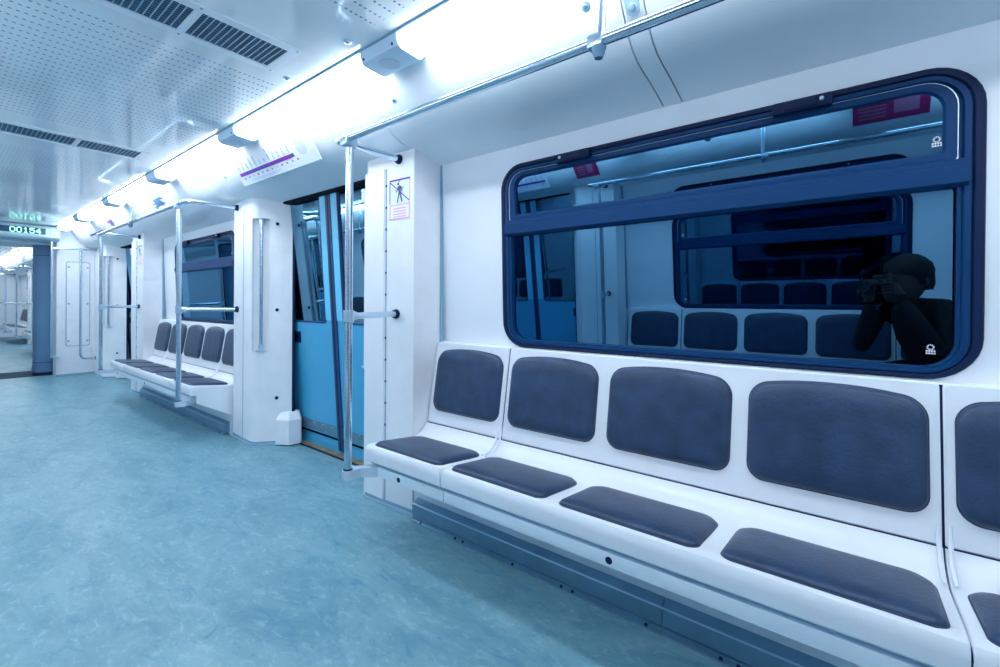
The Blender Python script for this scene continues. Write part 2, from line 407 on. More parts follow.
# ------------------------------------------------------------------ windows
def make_window(label):
    w = bpy.data.objects.new('window_1', None); COL.objects.link(w); w.location = (XW, YB, .9)
    struct(w, label, 'window')
    a0, a1, b0, b1 = WIN
    def ring(outs, name, mat, par, closed=True):
        m = MB(); lp = [wl(o, f) for o, f in outs]
        m.loft(lp, False, False); return m.build(name, mat, par)
    R = .125
    def ins(d): return rr(a0 + d * .88, a1 - d * .88, b0 + d * .58, b1 - d * .75, max(.02, R - d * .75), 9)
    ring([(ins(.0), -.002), (ins(.004), .008), (ins(.012), .012), (ins(.026), .011), (ins(.032), .004), (ins(.034), -.02)], 'rubber_seal', 'rubber', w)
    ring([(ins(.030), .002), (ins(.034), .010), (ins(.050), .011), (ins(.055), .004), (ins(.056), -.012)], 'frame', 'navy', w)
    ring([(ins(.052), -.004), (ins(.056), .005), (ins(.066), .004), (ins(.068), -.03)], 'inner_frame', 'navy', w)
    # middle bar
    m = MB()
    pr = [(.0, 1.452), (.012, 1.455), (.026, 1.463), (.027, 1.508), (.020, 1.512), (.020, 1.528), (.008, 1.533), (.0, 1.535)]
    m.loft([[(wx(z) - f, y, z) for f, z in pr] for y in (a0 + .036, a1 - .036)])
    m.build('mullion', 'navy', w)
    # opening sash above the bar
    s = rr(a0 + .062, a1 - .062, 1.530, b1 - .048, (.012, .012, .075, .075), 9)
    def si(d): return rr(a0 + .062 + d, a1 - .062 - d, 1.530 + d, b1 - .048 - d * .8, (.012, .012, .075 - d * .7, .075 - d * .7), 9)
    m = MB(); m.loft([wl(si(-.006), -.02), wl(si(-.006), .010), wl(si(.004), .013), wl(si(.020), .012), wl(si(.026), .004), wl(si(.026), -.02)], False, False)
    sash = m.build('sash', 'navy', w)
    m = MB(); m.loft([wl(si(-.0055), .0135), wl(si(-.0042), .0139), wl(si(-.003), .0135)], False, False)
    m.build('bright_line', 'alubright', sash)
    def tilt(lp, k): return [(x - (z - 1.645) * k + .005 * (y - YB), y, z) for x, y, z in lp]
    m = MB(); m.loft([tilt(wl(si(.024), -.004), .0455), tilt(wl(si(.024), -.008), .0455)]); m.build('upper_pane', 'glass', sash)
    m = MB(); o = rr(a0 + .064, a1 - .064, b0 + .036, 1.456, (.078, .078, .012, .012), 9)
    m.loft([tilt(wl(o, -.010), 0), tilt(wl(o, -.015), 0)]); m.build('lower_pane', 'glass', w)
    for yc in (YB + .42, YB - .42):
        m = MB(); m.box(wx(1.77) - .036, wx(1.77) - .006, yc - .082, yc + .082, 1.752, 1.792, .008, 2)
        m.box(wx(1.77) - .040, wx(1.77) - .03, yc - .045, yc + .05, 1.757, 1.787, .004, 1)
        l = m.build('latch', 'rubber', w)
        m = MB(); m.disc((wx(1.772) - .038, yc + (.06 if yc > YB else -.055), 1.773), (-1, 0, 0), .0065, .006, 12); m.build('screw', 'alubright', l)
    for (y, z, par) in ((a0 + .100, 1.588, w), (a0 + .108, .992, w)):
        m = MB(); dx = .004 if z < 1.4 else -.004
        f = lambda u, v: (wx(z + v * .62) + dx, y + u * .62, z + v * .62)
        for k in range(10):
            t0, t1 = 2 * pi * k / 10, 2 * pi * (k + .62) / 10
            m.face([f(.014 * cos(t0), .014 * sin(t0) + .012), f(.014 * cos(t1), .014 * sin(t1) + .012), f(.008 * cos(t1), .008 * sin(t1) + .012), f(.008 * cos(t0), .008 * sin(t0) + .012)])
        for r_ in range(2):
            for k in range(4):
                u = -.017 + k * .009; v = -.010 - r_ * .011
                m.face([f(u, v), f(u + .0065, v), f(u + .0065, v + .008), f(u, v + .008)])
        m.build('glass_mark', 'palepaper', par)
    return w
win = make_window('large dark window with rounded navy frame above the near bench')
w2 = shifted(win, BAY, 'smaller-looking dark window above the far bench'); w2.name = 'window_2'
w3 = turned(win, 'opposite dark window seen only as a reflection'); w3.name = 'window_3'
w4 = turned(win, 'opposite dark window beyond the door', BAY); w4.name = 'window_4'
for k, dy in enumerate((12.75, 12.75 + BAY)):
    w = shifted(win, dy, ('window of the next carriage nearer the gangway', 'window of the next carriage farther from the gangway')[k]); w.name = 'window_%d' % (5 + k)

# ------------------------------------------------------------------ benches
YS = [YB - 1.265, YB - .750, YB - .252, YB + .252, YB + .755, YB + 1.265]   # seat divisions
SEAT = [(1.312, .372), (1.294, .373), (1.288, .379), (1.2865, .410), (1.288, .432), (1.295, .4435), (1.312, .448), (1.36, .4445), (1.50, .428), (1.57, .4215), (1.615, .426), (1.648, .442), (1.669, .462), (1.679, .4755)]
def seat_z(x):
    for (xa, za), (xb, zb) in zip(SEAT[6:], SEAT[7:]):
        if xa <= x <= xb: return za + (zb - za) * (x - xa) / (xb - xa)
    return .45
B0, B1 = Vector((1.683, 0, .4785)), Vector((1.752, 0, .905))
BU = (B1 - B0).normalized(); BN = Vector((-BU.z, 0, BU.x))
BL = (B1 - B0).length
def bp(y, s, off): 
    p = B0 + BU * s + BN * off
    return (p.x, y, p.z)
def bowed(y0, y1, s0, s1, r, bow, n=8):
    out = []
    for a, b in rr(y0, y1, s0, s1, r, n):
        u = (a - (y0 + y1) / 2) / ((y1 - y0) / 2)
        k = 1. if b > (s0 + s1) / 2 else 0.
        out.append((a, b - bow * k * abs(u) ** 2.2))
    # subdivide the long top edge so the bow reads
    res = []
    for i, (a, b) in enumerate(out):
        res.append((a, b)); a2, b2 = out[(i + 1) % len(out)]
        if abs(a2 - a) > .1:
            for k in range(1, 8):
                t = k / 8; aa = a + (a2 - a) * t
                if b > (s0 + s1) / 2:
                    u = (aa - (y0 + y1) / 2) / ((y1 - y0) / 2); bb = s1 - bow * abs(u) ** 2.2
                else: bb = b
                res.append((aa, bb))
    return res
def make_bench(label, group):
    r = root('bench_seat', (1.55, YB, 0), label, 'bench', group)
    spans = ((YS[0], YS[1]), (YS[1], YS[4]), (YS[4], YS[5]))
    for (a, b) in spans:
        m = MB()
        prof = SEAT + [(1.69, .4755), (1.69, .40), (1.40, .40), (1.33, .372)]
        rows = []
        for y, ins_ in ((a + .002, .004), (a + .004, .0012), (a + .008, 0.), (b - .008, 0.), (b - .004, .0012), (b - .002, .004)):
            rows.append([(x + (ins_ if x < 1.33 else 0), y, z - (ins_ if x < 1.60 and z > .40 else 0)) for x, z in prof])
        m.loft(rows); m.build('seat_shell', 'white', r)
        # shadow line and lower lip
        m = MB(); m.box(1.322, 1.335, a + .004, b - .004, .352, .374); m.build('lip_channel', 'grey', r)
        m = MB()
        def o(d): return rr(a + .003 + d, b - .003 - d, .0 + d, BL - d, (.004, .004, .012, .012), 5)
        m.loft([[bp(y, s, -.055) for y, s in o(0)], [bp(y, s, -.004) for y, s in o(0)], [bp(y, s, 0) for y, s in o(.004)]])
        m.build('back_panel', 'white', r)
    # panel closing the bench back to the wall, under the sill
    m = MB(); m.prism_y([(1.758, .885), (1.768, .904), (1.82, .904), (1.83, .40), (1.735, .40), (1.735, .5)], YS[0] + .003, YS[5] - .003); m.build('back_board', 'white', r)
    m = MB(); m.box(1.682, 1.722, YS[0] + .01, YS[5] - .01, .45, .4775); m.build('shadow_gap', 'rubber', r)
    for k in range(5):
        a, b = YS[k], YS[k + 1]
        ya, yb = a + .029, b - .029
        if k == 0: ya += .006
        if k == 4: yb -= .006
        m = MB(); s0, s1 = .072, .402
        def L(d, off): return [bp(y, s, off) for y, s in bowed(ya + d, yb - d, s0 + d, s1 - d, .05 - d * .6, .026)]
        m.loft([L(0, -.002), L(0, .004), L(.003, .010), L(.010, .0155), L(.026, .0195), L(.06, .0215)])
        m.build('back_cushion', 'leather', r, 1.0)
        m = MB(); m.loft([L(-.004, -.002), L(-.004, .0012), L(.001, .002)], False, True); m.build('cushion_rim', 'piping', r)
        m = MB(); x0, x1 = 1.312, 1.590
        def S(d, off):
            return [(x, y, seat_z(x) + off) for x, y in rr(x0 + d, x1 - d, ya + d, yb - d, (.03 - d * .4, .052 - d * .45, .052 - d * .45, .03 - d * .4), 7)]
        m.loft([S(0, -.004), S(0, .004), S(.003, .009), S(.010, .0135), S(.028, .0165), S(.06, .0175)])
        m.build('seat_cushion', 'leather', r, 1.0)
        m = MB(); m.loft([S(-.003, -.004), S(-.003, .0015), S(.002, .002)], False, True); m.build('cushion_rim', 'piping', r)
    for y in (YS[1], YS[4]):                   # joint between the panels with two little straps
        m = MB(); m.loft([[bp(y - .004, s_, -.010), bp(y + .004, s_, -.010), bp(y + .004, s_, -.006), bp(y - .004, s_, -.006)] for s_ in (0, BL - .004)])
        m.prism_y([(x + .006, z - .02) for x, z in SEAT[4:]] + [(1.685, .385), (1.31, .385)], y - .004, y + .004); m.build('joint_gap', 'rubber', r)
        for s in (-1, 1):
            m = MB(); pts = [(1.566, .429), (1.60, .431), (1.635, .443), (1.662, .468), (1.676, .50), (1.681, .535)]
            m.tube([(x - .006, y + s * .011, z + .004) for x, z in pts], [.004, .0055, .0055, .0055, .0055, .004], 8)
            m.build('joint_strap', 'white', r)
    for a, b in spans:
        m = MB(); m.box(1.308, 1.345, a + (.07 if a == YS[0] else .001), b - (.07 if b == YS[5] else .001), .306, .352, .004, 2)
        rail = m.build('front_rail', 'railpaint', r)
        m = MB()
        holes = [((a + b) / 2)] if b - a > .8 else [(a + b) / 2 + (.0 if a > YB else -.0)]
        for y in holes: m.disc((1.3085, y + .03, .328), (-1, 0, 0), .0115, .002, 16)
        m.build('bolt_hole', 'rubber', rail)
    for s in (0, 5):                           # end plates below the seat and the pole brackets
        y0, y1 = (YS[0] + .002, YS[0] + .022) if s == 0 else (YS[5] - .022, YS[5] - .002)
        m = MB(); m.prism_y([(1.335, .40), (1.335, .306), (1.57, .178), (1.70, .135), (1.70, .44), (1.6, .41)], y0, y1); m.build('end_plate', 'white', r)
        yp = YS[s] + (.012 if s == 5 else -.012)
        yi = YS[s] + (-.058 if s == 5 else .058)
        m = MB()
        pl = [(1.206 + .027 * cos(t), yp + .027 * sin(t)) for t in [pi * (.5 + k / 8) if s == 5 else pi * (.5 + k / 8) for k in range(9)]]
        pl = [(1.33, yp - .034 if False else yi - .03 if s == 5 else yi - .034)] if False else pl
        pl += [(1.25, yp - .027), (1.325, yi - .034 if s == 5 else yi - .03), (1.325, yi + .03 if s == 5 else yi + .034), (1.25, yp + .027)]
        m.prism_z(pl, .306, .348)
        b_ = m.build('pole_bracket', 'bracket', r)
        m = MB(); m.tube([(1.206, yp, .347), (1.206, yp, .354)], .021, 18); m.build('collar', 'rubber', b_)
    return r
bench = make_bench('white five-seat bench with slate cushions under the large near window', 'five-seat benches along the right wall')
shifted(bench, BAY - .0, 'white five-seat bench with slate cushions beyond the blue door', 'five-seat benches along the right wall')
turned(bench, 'bench on the opposite side with seat backs mirrored in the near window', 0, 'benches on the opposite side')
turned(bench, 'bench on the opposite side beyond the opposite door', BAY, 'benches on the opposite side')
shifted(bench, 12.75, 'bench in the next carriage closest to the gangway column', 'benches in the next carriage')
shifted(bench, 12.75 + BAY, 'bench in the next carriage farthest from the gangway', 'benches in the next carriage')

# heater covers below the benches
def make_heater(label):
    y0, y1 = YB - 1.23, YB + 1.23
    r = root('heater_cover', (1.6, YB, 0), label, 'heater cover', 'metal heater covers under the benches')
    pr = [(1.560, .022), (1.553, .028), (1.550, .085), (1.555, .092), (1.588, .104), (1.60, .104), (1.60, .022)]
    mid = YB - .05
    for a, b in ((y0, mid - .002), (mid + .002, y1)):
        m = MB(); m.prism_y(pr, a, b); m.build('casing', 'alu', r)
    m = MB(); m.prism_y([(1.541, 0), (1.541, .006), (1.552, .010), (1.552, .020), (1.566, .026), (1.566, 0)], y0, y1); fl_ = m.build('base_flange', 'alu', r)
    m = MB()
    for k in range(9):
        for d in (0, .05) if k % 2 else (0,):
            m.disc((1.5435, y0 + .08 + k * .288 + d, .0125), (-.5, 0, .6), .006, .003, 10)
    m.build('rivets', 'rubber', fl_)
    m = MB(); m.tube([(1.551, y0 + .002, .0885), (1.551, y1 - .002, .0885)], .003, 8); m.build('edge_highlight', 'alubright', r)
    m = MB(); m.box(1.592, 1.612, y0 - .03, y1 + .03, .0, .398); m.build('backing_panel', 'white', r)
    return r
ht = make_heater('blue-grey metal heater cover on the floor under the near bench')
shifted(ht, BAY, 'blue-grey metal heater cover on the floor under the far bench')
turned(ht, 'heater cover under the opposite bench')
shifted(ht, 12.75, 'heater cover under the bench closest to the gangway in the next carriage')

# ------------------------------------------------------------------ door pillars
ARC = 10
def make_pillar(label, cabinet):
    # built on the near side of the door (its far corner rounded); turned copies serve the other side
    y0, y1 = 1.858, c0 + .02
    r = bpy.data.objects.new('pillar', None); COL.objects.link(r); r.location = (1.68, 2.1, 0)
    struct(r, label, 'pillar')
    top = 1.955
    def plan(e=0.):
        p = [(1.80, y0 - e), (1.588 - e, y0 - e), (1.574 - e, 2.10), (1.570 - e, 2.215)]
        for k in range(1, ARC + 1):
            t = k / ARC * radians(62)
            p.append((1.570 - e + .085 * (1 - cos(t)), 2.215 + (.085 + e) * sin(t)))
        p += [(1.752, 2.412 + e), (1.80, 2.442 + e), (1.80, 2.38)]
        return p
    P = plan()
    m = MB()
    # recess for the grab pole on the rounded corner, z .74 to 1.775
    def lvl(z, cut):
        q = []
        for (x, y) in P: q.append((x, y, z))
        return q
    cen = Vector((1.612, 2.297)); nrm = Vector((-cos(radians(52)), sin(radians(52)))); tan_ = Vector((nrm.y, -nrm.x))
    def plan_cut():
        hw, dp = .062, .045
        a = cen - tan_ * hw; b = cen + tan_ * hw
        # keep the plan points outside the notch
        pts = []
        inserted = False
        for p in P:
            v = Vector(p) - cen
            if abs(v.dot(tan_)) < hw and abs(v.dot(nrm)) < .075:
                if not inserted:
                    s1 = a if (Vector(pts[-1]) - a).length < (Vector(pts[-1]) - b).length else b
                    s2 = b if s1 is a else a
                    pts += [tuple(s1), tuple(s1 - nrm * dp), tuple(s2 - nrm * dp), tuple(s2)]
                    inserted = True
                continue
            pts.append(p)
        return pts
    m.prism_z(P, 0.0, .74)
    m.prism_z(plan_cut(), .74, 1.775)
    m.prism_z(P, 1.775, top)
    body = m.build('body', 'pillar', r, .5)
    m = MB(); m.prism_z(plan(.014), 0, .012); m.build('foot_flange', 'alubright', r)
    m = MB(); m.prism_z(plan(.003), .012, .03); m.build('foot_strip', 'panelgrey', r)
    m = MB(); m.box(1.5735, 1.585, 2.070, 2.076, .03, 1.86); seam = m.build('hinge_line', 'panelgrey', r)
    if cabinet:
        m = MB()
        for z in [.2 + .12 * k for k in range(14)]: m.box(1.5715, 1.58, 2.069, 2.077, z, z + .012)
        m.build('hinge_knuckles', 'rubber', seam)
        m = MB(); m.box(1.564, 1.578, 2.082, 2.258, .03, 1.86, .004, 1); m.build('cabinet_door', 'cabinet', r)
        m = MB(); m.box(1.558, 1.575, 2.262, 2.286, 1.70, 1.78, .004, 1); m.disc((1.560, 2.274, 1.765), (-1, 0, 0), .008, .008, 10); m.build('latch', 'alubright', r)
    m = MB()
    for x, y, z in ((1.70, 2.378, 1.735), (1.70, 2.378, 1.06), (1.70, 2.378, .37)):
        m.disc((x, y, z), (-.47, .88, 0), .013, .006, 14)
    m.build('cover_screws', 'rubber', r)
    m = MB()
    m.loft([[(1.70, 2.33, z0) for z0 in ()] or [(1.685, 2.395, .012), (1.765, 2.33, .012), (1.87, 2.45, .012), (1.83, 2.51, .012), (1.74, 2.495, .012)],
            [(1.685, 2.395, .20), (1.765, 2.33, .20), (1.87, 2.45, .20), (1.83, 2.51, .20), (1.74, 2.495, .20)],
            [(1.73, 2.385, .255), (1.77, 2.35, .26), (1.85, 2.44, .26), (1.83, 2.465, .255), (1.765, 2.455, .255)]])
    m.build('corner_cover', 'pillar', r)
    m = MB(); m.prism_z([(1.792, 2.434), (1.790, 2.444), (1.800, 2.452), (1.808, 2.450), (1.808, 2.40), (1.802, 2.40)], .0, 1.915); m.build('edge_seal', 'rubber', r)
    m = MB(); y = 1.853
    m.box(1.777, 1.797, y - .006, y + .004, .9, 1.893); m.build('corner_trim', 'panelgrey', r)
    return r
pil = make_pillar('white pillar with cabinet door and warning sticker beside the near bench', True)
pil.location.y -= .018
pf = turned(pil, 'white rounded pillar between the blue door and the far bench'); 
def clean(o):
    for ch in list(o.children):
        if ch.name.split('.')[0] in ('cabinet_door', 'latch'):
            bpy.data.objects.remove(ch)
            continue
        for d in list(ch.children):
            if d.name.startswith('hinge_knuckles'): bpy.data.objects.remove(d)
# far side of the blue door: mirrored in Y about the door
def mirrored_pillar(label):
    c = copy_tree(pil); clean(c); c['label'] = label
    x, y, z = c.location; c.location = (x, 2 * DOORY - y, z)
    for ch in list(c.children):
        for d in [ch] + list(ch.children):
            me = d.data.copy(); d.data = me
            bm = bmesh.new(); bm.from_mesh(me)
            bmesh.ops.scale(bm, vec=(1, -1, 1), verts=bm.verts); bmesh.ops.reverse_faces(bm, faces=bm.faces)
            bm.to_mesh(me); bm.free()
    return c
bpy.data.objects.remove(pf) if False else None
for ch in list(pf.children):
    for d in list(ch.children): bpy.data.objects.remove(d)
    bpy.data.objects.remove(ch)
bpy.data.objects.remove(pf)
pilm = mirrored_pillar('white rounded pillar between the blue door and the far bench')
pn = shifted(pil, BAY, 'white pillar with stickers at the far end of the far bench')
shifted(pilm, BAY, 'white rounded pillar with grab pole next to the carriage end wall')
shifted(pil, 12.75, 'first door pillar in the next carriage'); shifted(pilm, 12.75, 'second door pillar in the next carriage')
# opposite side: a turned copy of a pillar lands on the other side of a door, so door bays line up
turned(pilm, 'opposite pillar beside the mirrored bench and door', BAY); turned(pil, 'opposite pillar beyond the opposite door', BAY)
turned(pilm, 'opposite pillar farther along the carriage', 2 * BAY); turned(pil, 'last opposite pillar by the carriage end', 2 * BAY)

# grab poles standing in the pillar recesses
def make_grab(y, sgn, label, group='grab poles in the pillar recesses'):
    cx, cy = 1.612 - .016 * cos(radians(52)) * -1, 2.297
    px, py = 1.612 + .010 * cos(radians(52)), 2.297 - .010 * sin(radians(52))
    py -= .018
    if sgn < 0: py = 2 * DOORY - py
    py += y
    r = root('grab_pole', (px, py, .74), label, 'grab pole', group)
    m = MB(); m.tube([(px, py, .745), (px, py, 1.77)], .0135, 14); m.build('pole', 'chrome', r)
    for z0, z1, z2 in ((.741, .746, .79), (1.774, 1.769, 1.725)):
        m = MB(); m.tube([(px, py, z0), (px, py, z1)], .04, 16); m.tube([(px, py, z1), (px, py, z2)], .019, 14); m.build('socket', 'alubright', r)
    return r
make_grab(0, 1, 'upright grab pole on the near pillar hidden round its corner')
make_grab(0, -1, 'upright chrome grab pole in the recess of the pillar past the blue door')
make_grab(BAY, -1, 'upright chrome grab pole in the recess of the pillar next to the end wall')

# ------------------------------------------------------------------ sliding doors
DT = tan(radians(3.9))
def dx(z): return 1.885 - (z - .11) * DT * .98
def make_door(label):
    r = bpy.data.objects.new('door_1', None); COL.objects.link(r); r.location = (1.85, DOORY, 0)
    struct(r, label, 'door')
    y0, y1 = DOORY - .70, DOORY + .70
    def slab(a, b, z0, z1, f0, f1, name, mat, par):
        m = MB(); m.loft([[(dx(z0) - f0, a, z0), (dx(z0) - f0, b, z0), (dx(z0) + f1, b, z0), (dx(z0) + f1, a, z0)],
                          [(dx(z1) - f0, a, z1), (dx(z1) - f0, b, z1), (dx(z1) + f1, b, z1), (dx(z1) + f1, a, z1)]])
        return m.build(name, mat, par)
    for s, (a, b) in ((-1, (y0, DOORY - .03)), (1, (DOORY + .03, y1))):
        m = MB()
        wa, wb = (a + .115, b - .085) if s < 0 else (a + .085, b - .115)
        zt, zb = 1.91, .975
        holed_plate(m, [(a, .115), (b, .115), (b, 1.93), (a, 1.93)], [rr(wa, wb, zb, zt, .03, 5)], lambda y, z: (dx(z), y, z), lambda y, z: (dx(z) + .03, y, z))
        leaf = m.build('door_leaf', 'doorblue', r)
        m = MB(); o = rr(wa - .004, wb + .004, zb - .004, zt + .004, .03, 5)
        m.loft([[(dx(z) + .010, y, z) for y, z in o], [(dx(z) + .015, y, z) for y, z in o]]); m.build('pane', 'doorglass', leaf)
        m = MB(); 
        def oo(d): return rr(wa - .012 + d, wb + .012 - d, zb - .012 + d, zt + .012 - d, .034, 5)
        m.loft([[(dx(z) - f, y, z) for y, z in oo(d)] for d, f in ((0, -.002), (.002, .004), (.012, .004), (.016, -.008))], False, False); m.build('window_gasket', 'doornavy', leaf)
        slab(a, b, .125, .20, .004, .002, 'kick_plate', 'kick', leaf)
        m = MB()
        for k in range(5):
            y = a + .07 + k * (b - a - .14) / 4
            for z in (.188,): m.disc((dx(z) - .004, y, z), (-1, 0, 0), .006, .003, 8)
        m.build('rivets', 'alubright', leaf)
        sa, sb = (b - .078, b - .004) if s < 0 else (a + .004, a + .078)
        slab(sa, sb, .99, 1.90, .006, .002, 'edge_strip', 'doorlight', leaf)
        ha = (b - .50, b - .42) if s > 0 else (a + .05, a + .13)
        ha = (b - .205, b - .105) if s > 0 else (a + .105, a + .205)
        slab(ha[0], ha[1], .80, .89, .006, .002, 'handle_cup', 'rubber', leaf)
        slab(ha[0] + .02, ha[1] - .02, .82, .87, .008, .001, 'handle_slot', 'dark', leaf)
    slab(DOORY - .032, DOORY + .032, .03, 1.93, .010, .03, 'meeting_seal', 'doornavy', r)
    slab(DOORY - .004, DOORY + .004, .03, 1.93, .013, 0, 'seal_split', 'rubber', r)
    for y in (y0, y1 - .045):
        slab(y, y + .045, .0, 1.93, .012, .03, 'jamb_seal', 'rubber', r)
    m = MB(); m.box(1.900, 1.925, y0, y1, .0, .09); m.box(1.898, 1.91, y0, y1, .02, .06, .004, 1); m.build('sill_step', 'doorblue', r)
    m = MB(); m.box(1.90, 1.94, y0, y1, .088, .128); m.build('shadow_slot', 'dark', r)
    m = MB(); m.box(1.72, 1.80, c0 - .03, c1 + .03, 1.888, 1.93); m.build('header', 'dark', r)
    m = MB(); m.box(1.84, 1.90, c0 + .02, c1 - .02, -.002, .004); m.build('threshold', 'thresh', r)
    m = MB(); m.box(1.825, 1.842, c0 - .02, c1 + .02, -.002, .008, .002, 1); m.build('threshold_edge', 'rubber', r)
    m = MB(); m.box(1.93, 1.98, c0 - .1, c1 + .1, -.05, 2.1); m.build('outer_skin', 'dark', r)
    return r
dr = make_door('light blue sliding double door with dark glass between the white pillars')
d2 = shifted(dr, BAY, 'second double door near the carriage end, seen as a sliver'); d2.name = 'door_2'
d3 = turned(dr, 'opposite double door mirrored in the near window', BAY); d3.name = 'door_3'
d4 = turned(dr, 'opposite double door near the carriage end', 2 * BAY); d4.name = 'door_4'
d5 = shifted(dr, 12.75, 'double door of the next carriage'); d5.name = 'door_5'

# ------------------------------------------------------------------ handrails
def make_rail(label, group):
    r = root('handrail', (1.2, YB, .35), label, 'handrail', group)
    ya, yb = YS[0] - .012, YS[5] + .012
    xr, zr = 1.19, 1.872
    def bend(s):
        y = yb if s > 0 else ya
        cx, cy, rad = xr + .055, y + s * .045, .055
        pts = [(cx - rad * cos(t), cy + s * rad * sin(t), zr + .012 * t) for t in [k / 8 * radians(105) for k in range(9)]]
        end = (1.580, y + s * .108, 1.897)
        return pts, end
    p1, e1 = bend(1); p0, e0 = bend(-1)
    path = [e0] + p0[::-1] + p1 + [e1]
    m = MB(); m.tube(path, .0165, 14); m.build('top_rail', 'chrome', r)
    for s, y, e in ((1, yb, e1), (-1, ya, e0)):
        m = MB(); m.tube([(1.206, y, .35), (1.206, y, 1.862)], .0175, 16); m.build('pole', 'chrome', r)
        m = MB(); m.box(1.166, 1.232, y - .028, y + .022, 1.838, 1.876, .008, 2); m.build('rail_clamp', 'alubright', r)
        m = MB(); m.tube([(1.206, y, 1.03), (1.206, y, 1.085)], .024, 16); m.tube([(1.206, y, 1.058), (1.25, y + s * .015, 1.058)], .021, 12); m.build('pole_clamp', 'alubright', r)
        m = MB(); m.tube([(1.215, y + s * .003, 1.058), (1.578, y + s * .122, 1.060)], .0155, 14); m.build('side_rail', 'chrome', r)
        for q in (e, (1.578, y + s * .122, 1.060)):
            m = MB(); m.tube([(q[0] - .006, q[1], q[2]), (q[0] + .006, q[1], q[2])], .026, 18); m.tube([(q[0] - .02, q[1], q[2]), (q[0] - .006, q[1], q[2])], .021, 18); m.build('wall_flange', 'rubber', r)
    m = MB(); m.box(xr - .02, xr + .02, YB - .0, YB + .048, zr - .02, zr + .02, .008, 2); m.build('hanger_sleeve', 'alubright', r)
    m = MB(); m.tube([(xr, YB + .018, zr - .018), (xr, YB + .018, zr - .048)], [.022, .012], 12); m.build('hanger_nut', 'alu', r)
    m = MB(); m.tube([(xr, YB + .012, zr + .015), (xr + .008, YB + .012, zr + .10), (xr + .03, YB + .012, zr + .20), (xr + .065, YB + .012, zr + .29), (xr + .10, YB + .012, zr + .34)], .0125, 12); m.build('hanger_arm', 'alubright', r)
    return r
hr = make_rail('chrome handrail with upright pole along the front of the near bench', 'chrome handrails on the right side')
shifted(hr, BAY, 'chrome handrail with two upright poles along the far bench', 'chrome handrails on the right side')
turned(hr, 'opposite handrail mirrored in the upper pane of the near window', 0, 'opposite handrails')
turned(hr, 'opposite handrail beyond the opposite door', BAY, 'opposite handrails')
shifted(hr, 12.75, 'handrail in the next carriage closest to the gangway column', 'handrails in the next carriage')
shifted(hr, 12.75 + BAY, 'handrail in the next carriage farthest from the gangway', 'handrails in the next carriage')

# ------------------------------------------------------------------ lamps
STEP, CAPL = 1.55, .25
CAPP = [(1.146, 2.205), (1.142, 2.200), (1.146, 2.165), (1.154, 2.146), (1.168, 2.138), (1.262, 2.134), (1.278, 2.138), (1.305, 2.170), (1.295, 2.215)]
LAMP = [(1.158, 2.205), (1.155, 2.178), (1.163, 2.156), (1.185, 2.146), (1.24, 2.143), (1.272, 2.152), (1.290, 2.175), (1.285, 2.21)]
def make_lamp(label, group):
    y1 = 1.69; y0 = y1 - CAPL                  # cap, then the tube cover reaching towards the next cap
    r = root('ceiling_lamp', (1.2, y1, 2.14), label, 'ceiling lamp', group)
    m = MB(); m.loft([[(x + (.004 if x < 1.2 else -.002), y0, z) for x, z in CAPP], [(x, y0 + .006, z) for x, z in CAPP], [(x, y1 - .012, z) for x, z in CAPP], [(x + .008 if x < 1.2 else x - .006, y1, z + (.006 if z < 2.17 else 0)) for x, z in CAPP]])
    cap = m.build('end_cap', 'capgrey', r)
    m = MB(); m.tube([(1.215, (y0 + y1) / 2, 2.1355), (1.215, (y0 + y1) / 2, 2.1335)], [.044, .043], 28); m.build('speaker_disc', 'grey', cap)
    m = MB()
    for y in (y0 + .03, y1 - .03): m.disc((1.150, y, 2.158), (-1, 0, -.4), .006, .003, 10)
    m.build('cap_screws', 'rubber', cap)
    m = MB(); m.loft([[(x, y1 + .001, z) for x, z in LAMP], [(x, y1 + STEP - CAPL - .001, z) for x, z in LAMP]]); m.build('diffuser', 'lamp', r)
    return r
lp = make_lamp('bright strip lamp with grey end cap above the near pillar', 'strip lamps along the right ceiling edge')
LN = {-2: 'behind the camera', -1: 'above the near bench', 1: 'running above the far door pillar', 2: 'above the middle of the far bench', 3: 'above the far end of the far bench', 4: 'closest to the display sign'}
for k in (-2, -1, 1, 2, 3, 4):
    c = shifted(lp, k * STEP, 'bright strip lamp with grey end cap ' + LN[k], 'strip lamps along the right ceiling edge')
    if k == 4:
        d = [q for q in c.children if q.name.startswith('diffuser')][0]
        d.data = d.data.copy()
        ys = sorted(v.co.y for v in d.data.vertices); ymid = (ys[0] + ys[-1]) / 2
        for v in d.data.vertices:
            if v.co.y > ymid: v.co.y -= .14
        yend = c.location.y + ys[-1] - .14
        m = MB(); m.loft([[(x, yend + .001, z) for x, z in LAMP], [(x, yend + .012, z) for x, z in LAMP]]); m.build('end_light_stop', 'grey', c)  # added opaque cap, keeps the diffuser's end from glaring on the end wall
    
for k in range(-2, 5):
    c = copy_tree(lp); x, y, z = lp.location
    c.location = (2 * XC - x, y + k * STEP, z)
    c['label'] = 'strip lamp over the opposite seats, out of direct view'; c['group'] = 'strip lamps along the opposite ceiling edge'
    for ch in list(c.children):
        for d in [ch] + list(ch.children):
            key = d.data.name + '_m'
            me = bpy.data.meshes.get(key)
            if me is None:
                me = d.data.copy(); me.name = key
                bm = bmesh.new(); bm.from_mesh(me); bmesh.ops.scale(bm, vec=(-1, 1, 1), verts=bm.verts); bmesh.ops.reverse_faces(bm, faces=bm.faces); bm.to_mesh(me); bm.free()
            d.data = me
for k in range(6):
    shifted(lp, 9.0 + k * STEP, 'strip lamp of the next carriage, ' + ('nearest the gangway', 'second from the gangway', 'third from the gangway', 'fourth from the gangway', 'fifth from the gangway', 'farthest from the gangway')[k], 'strip lamps in the next carriage')

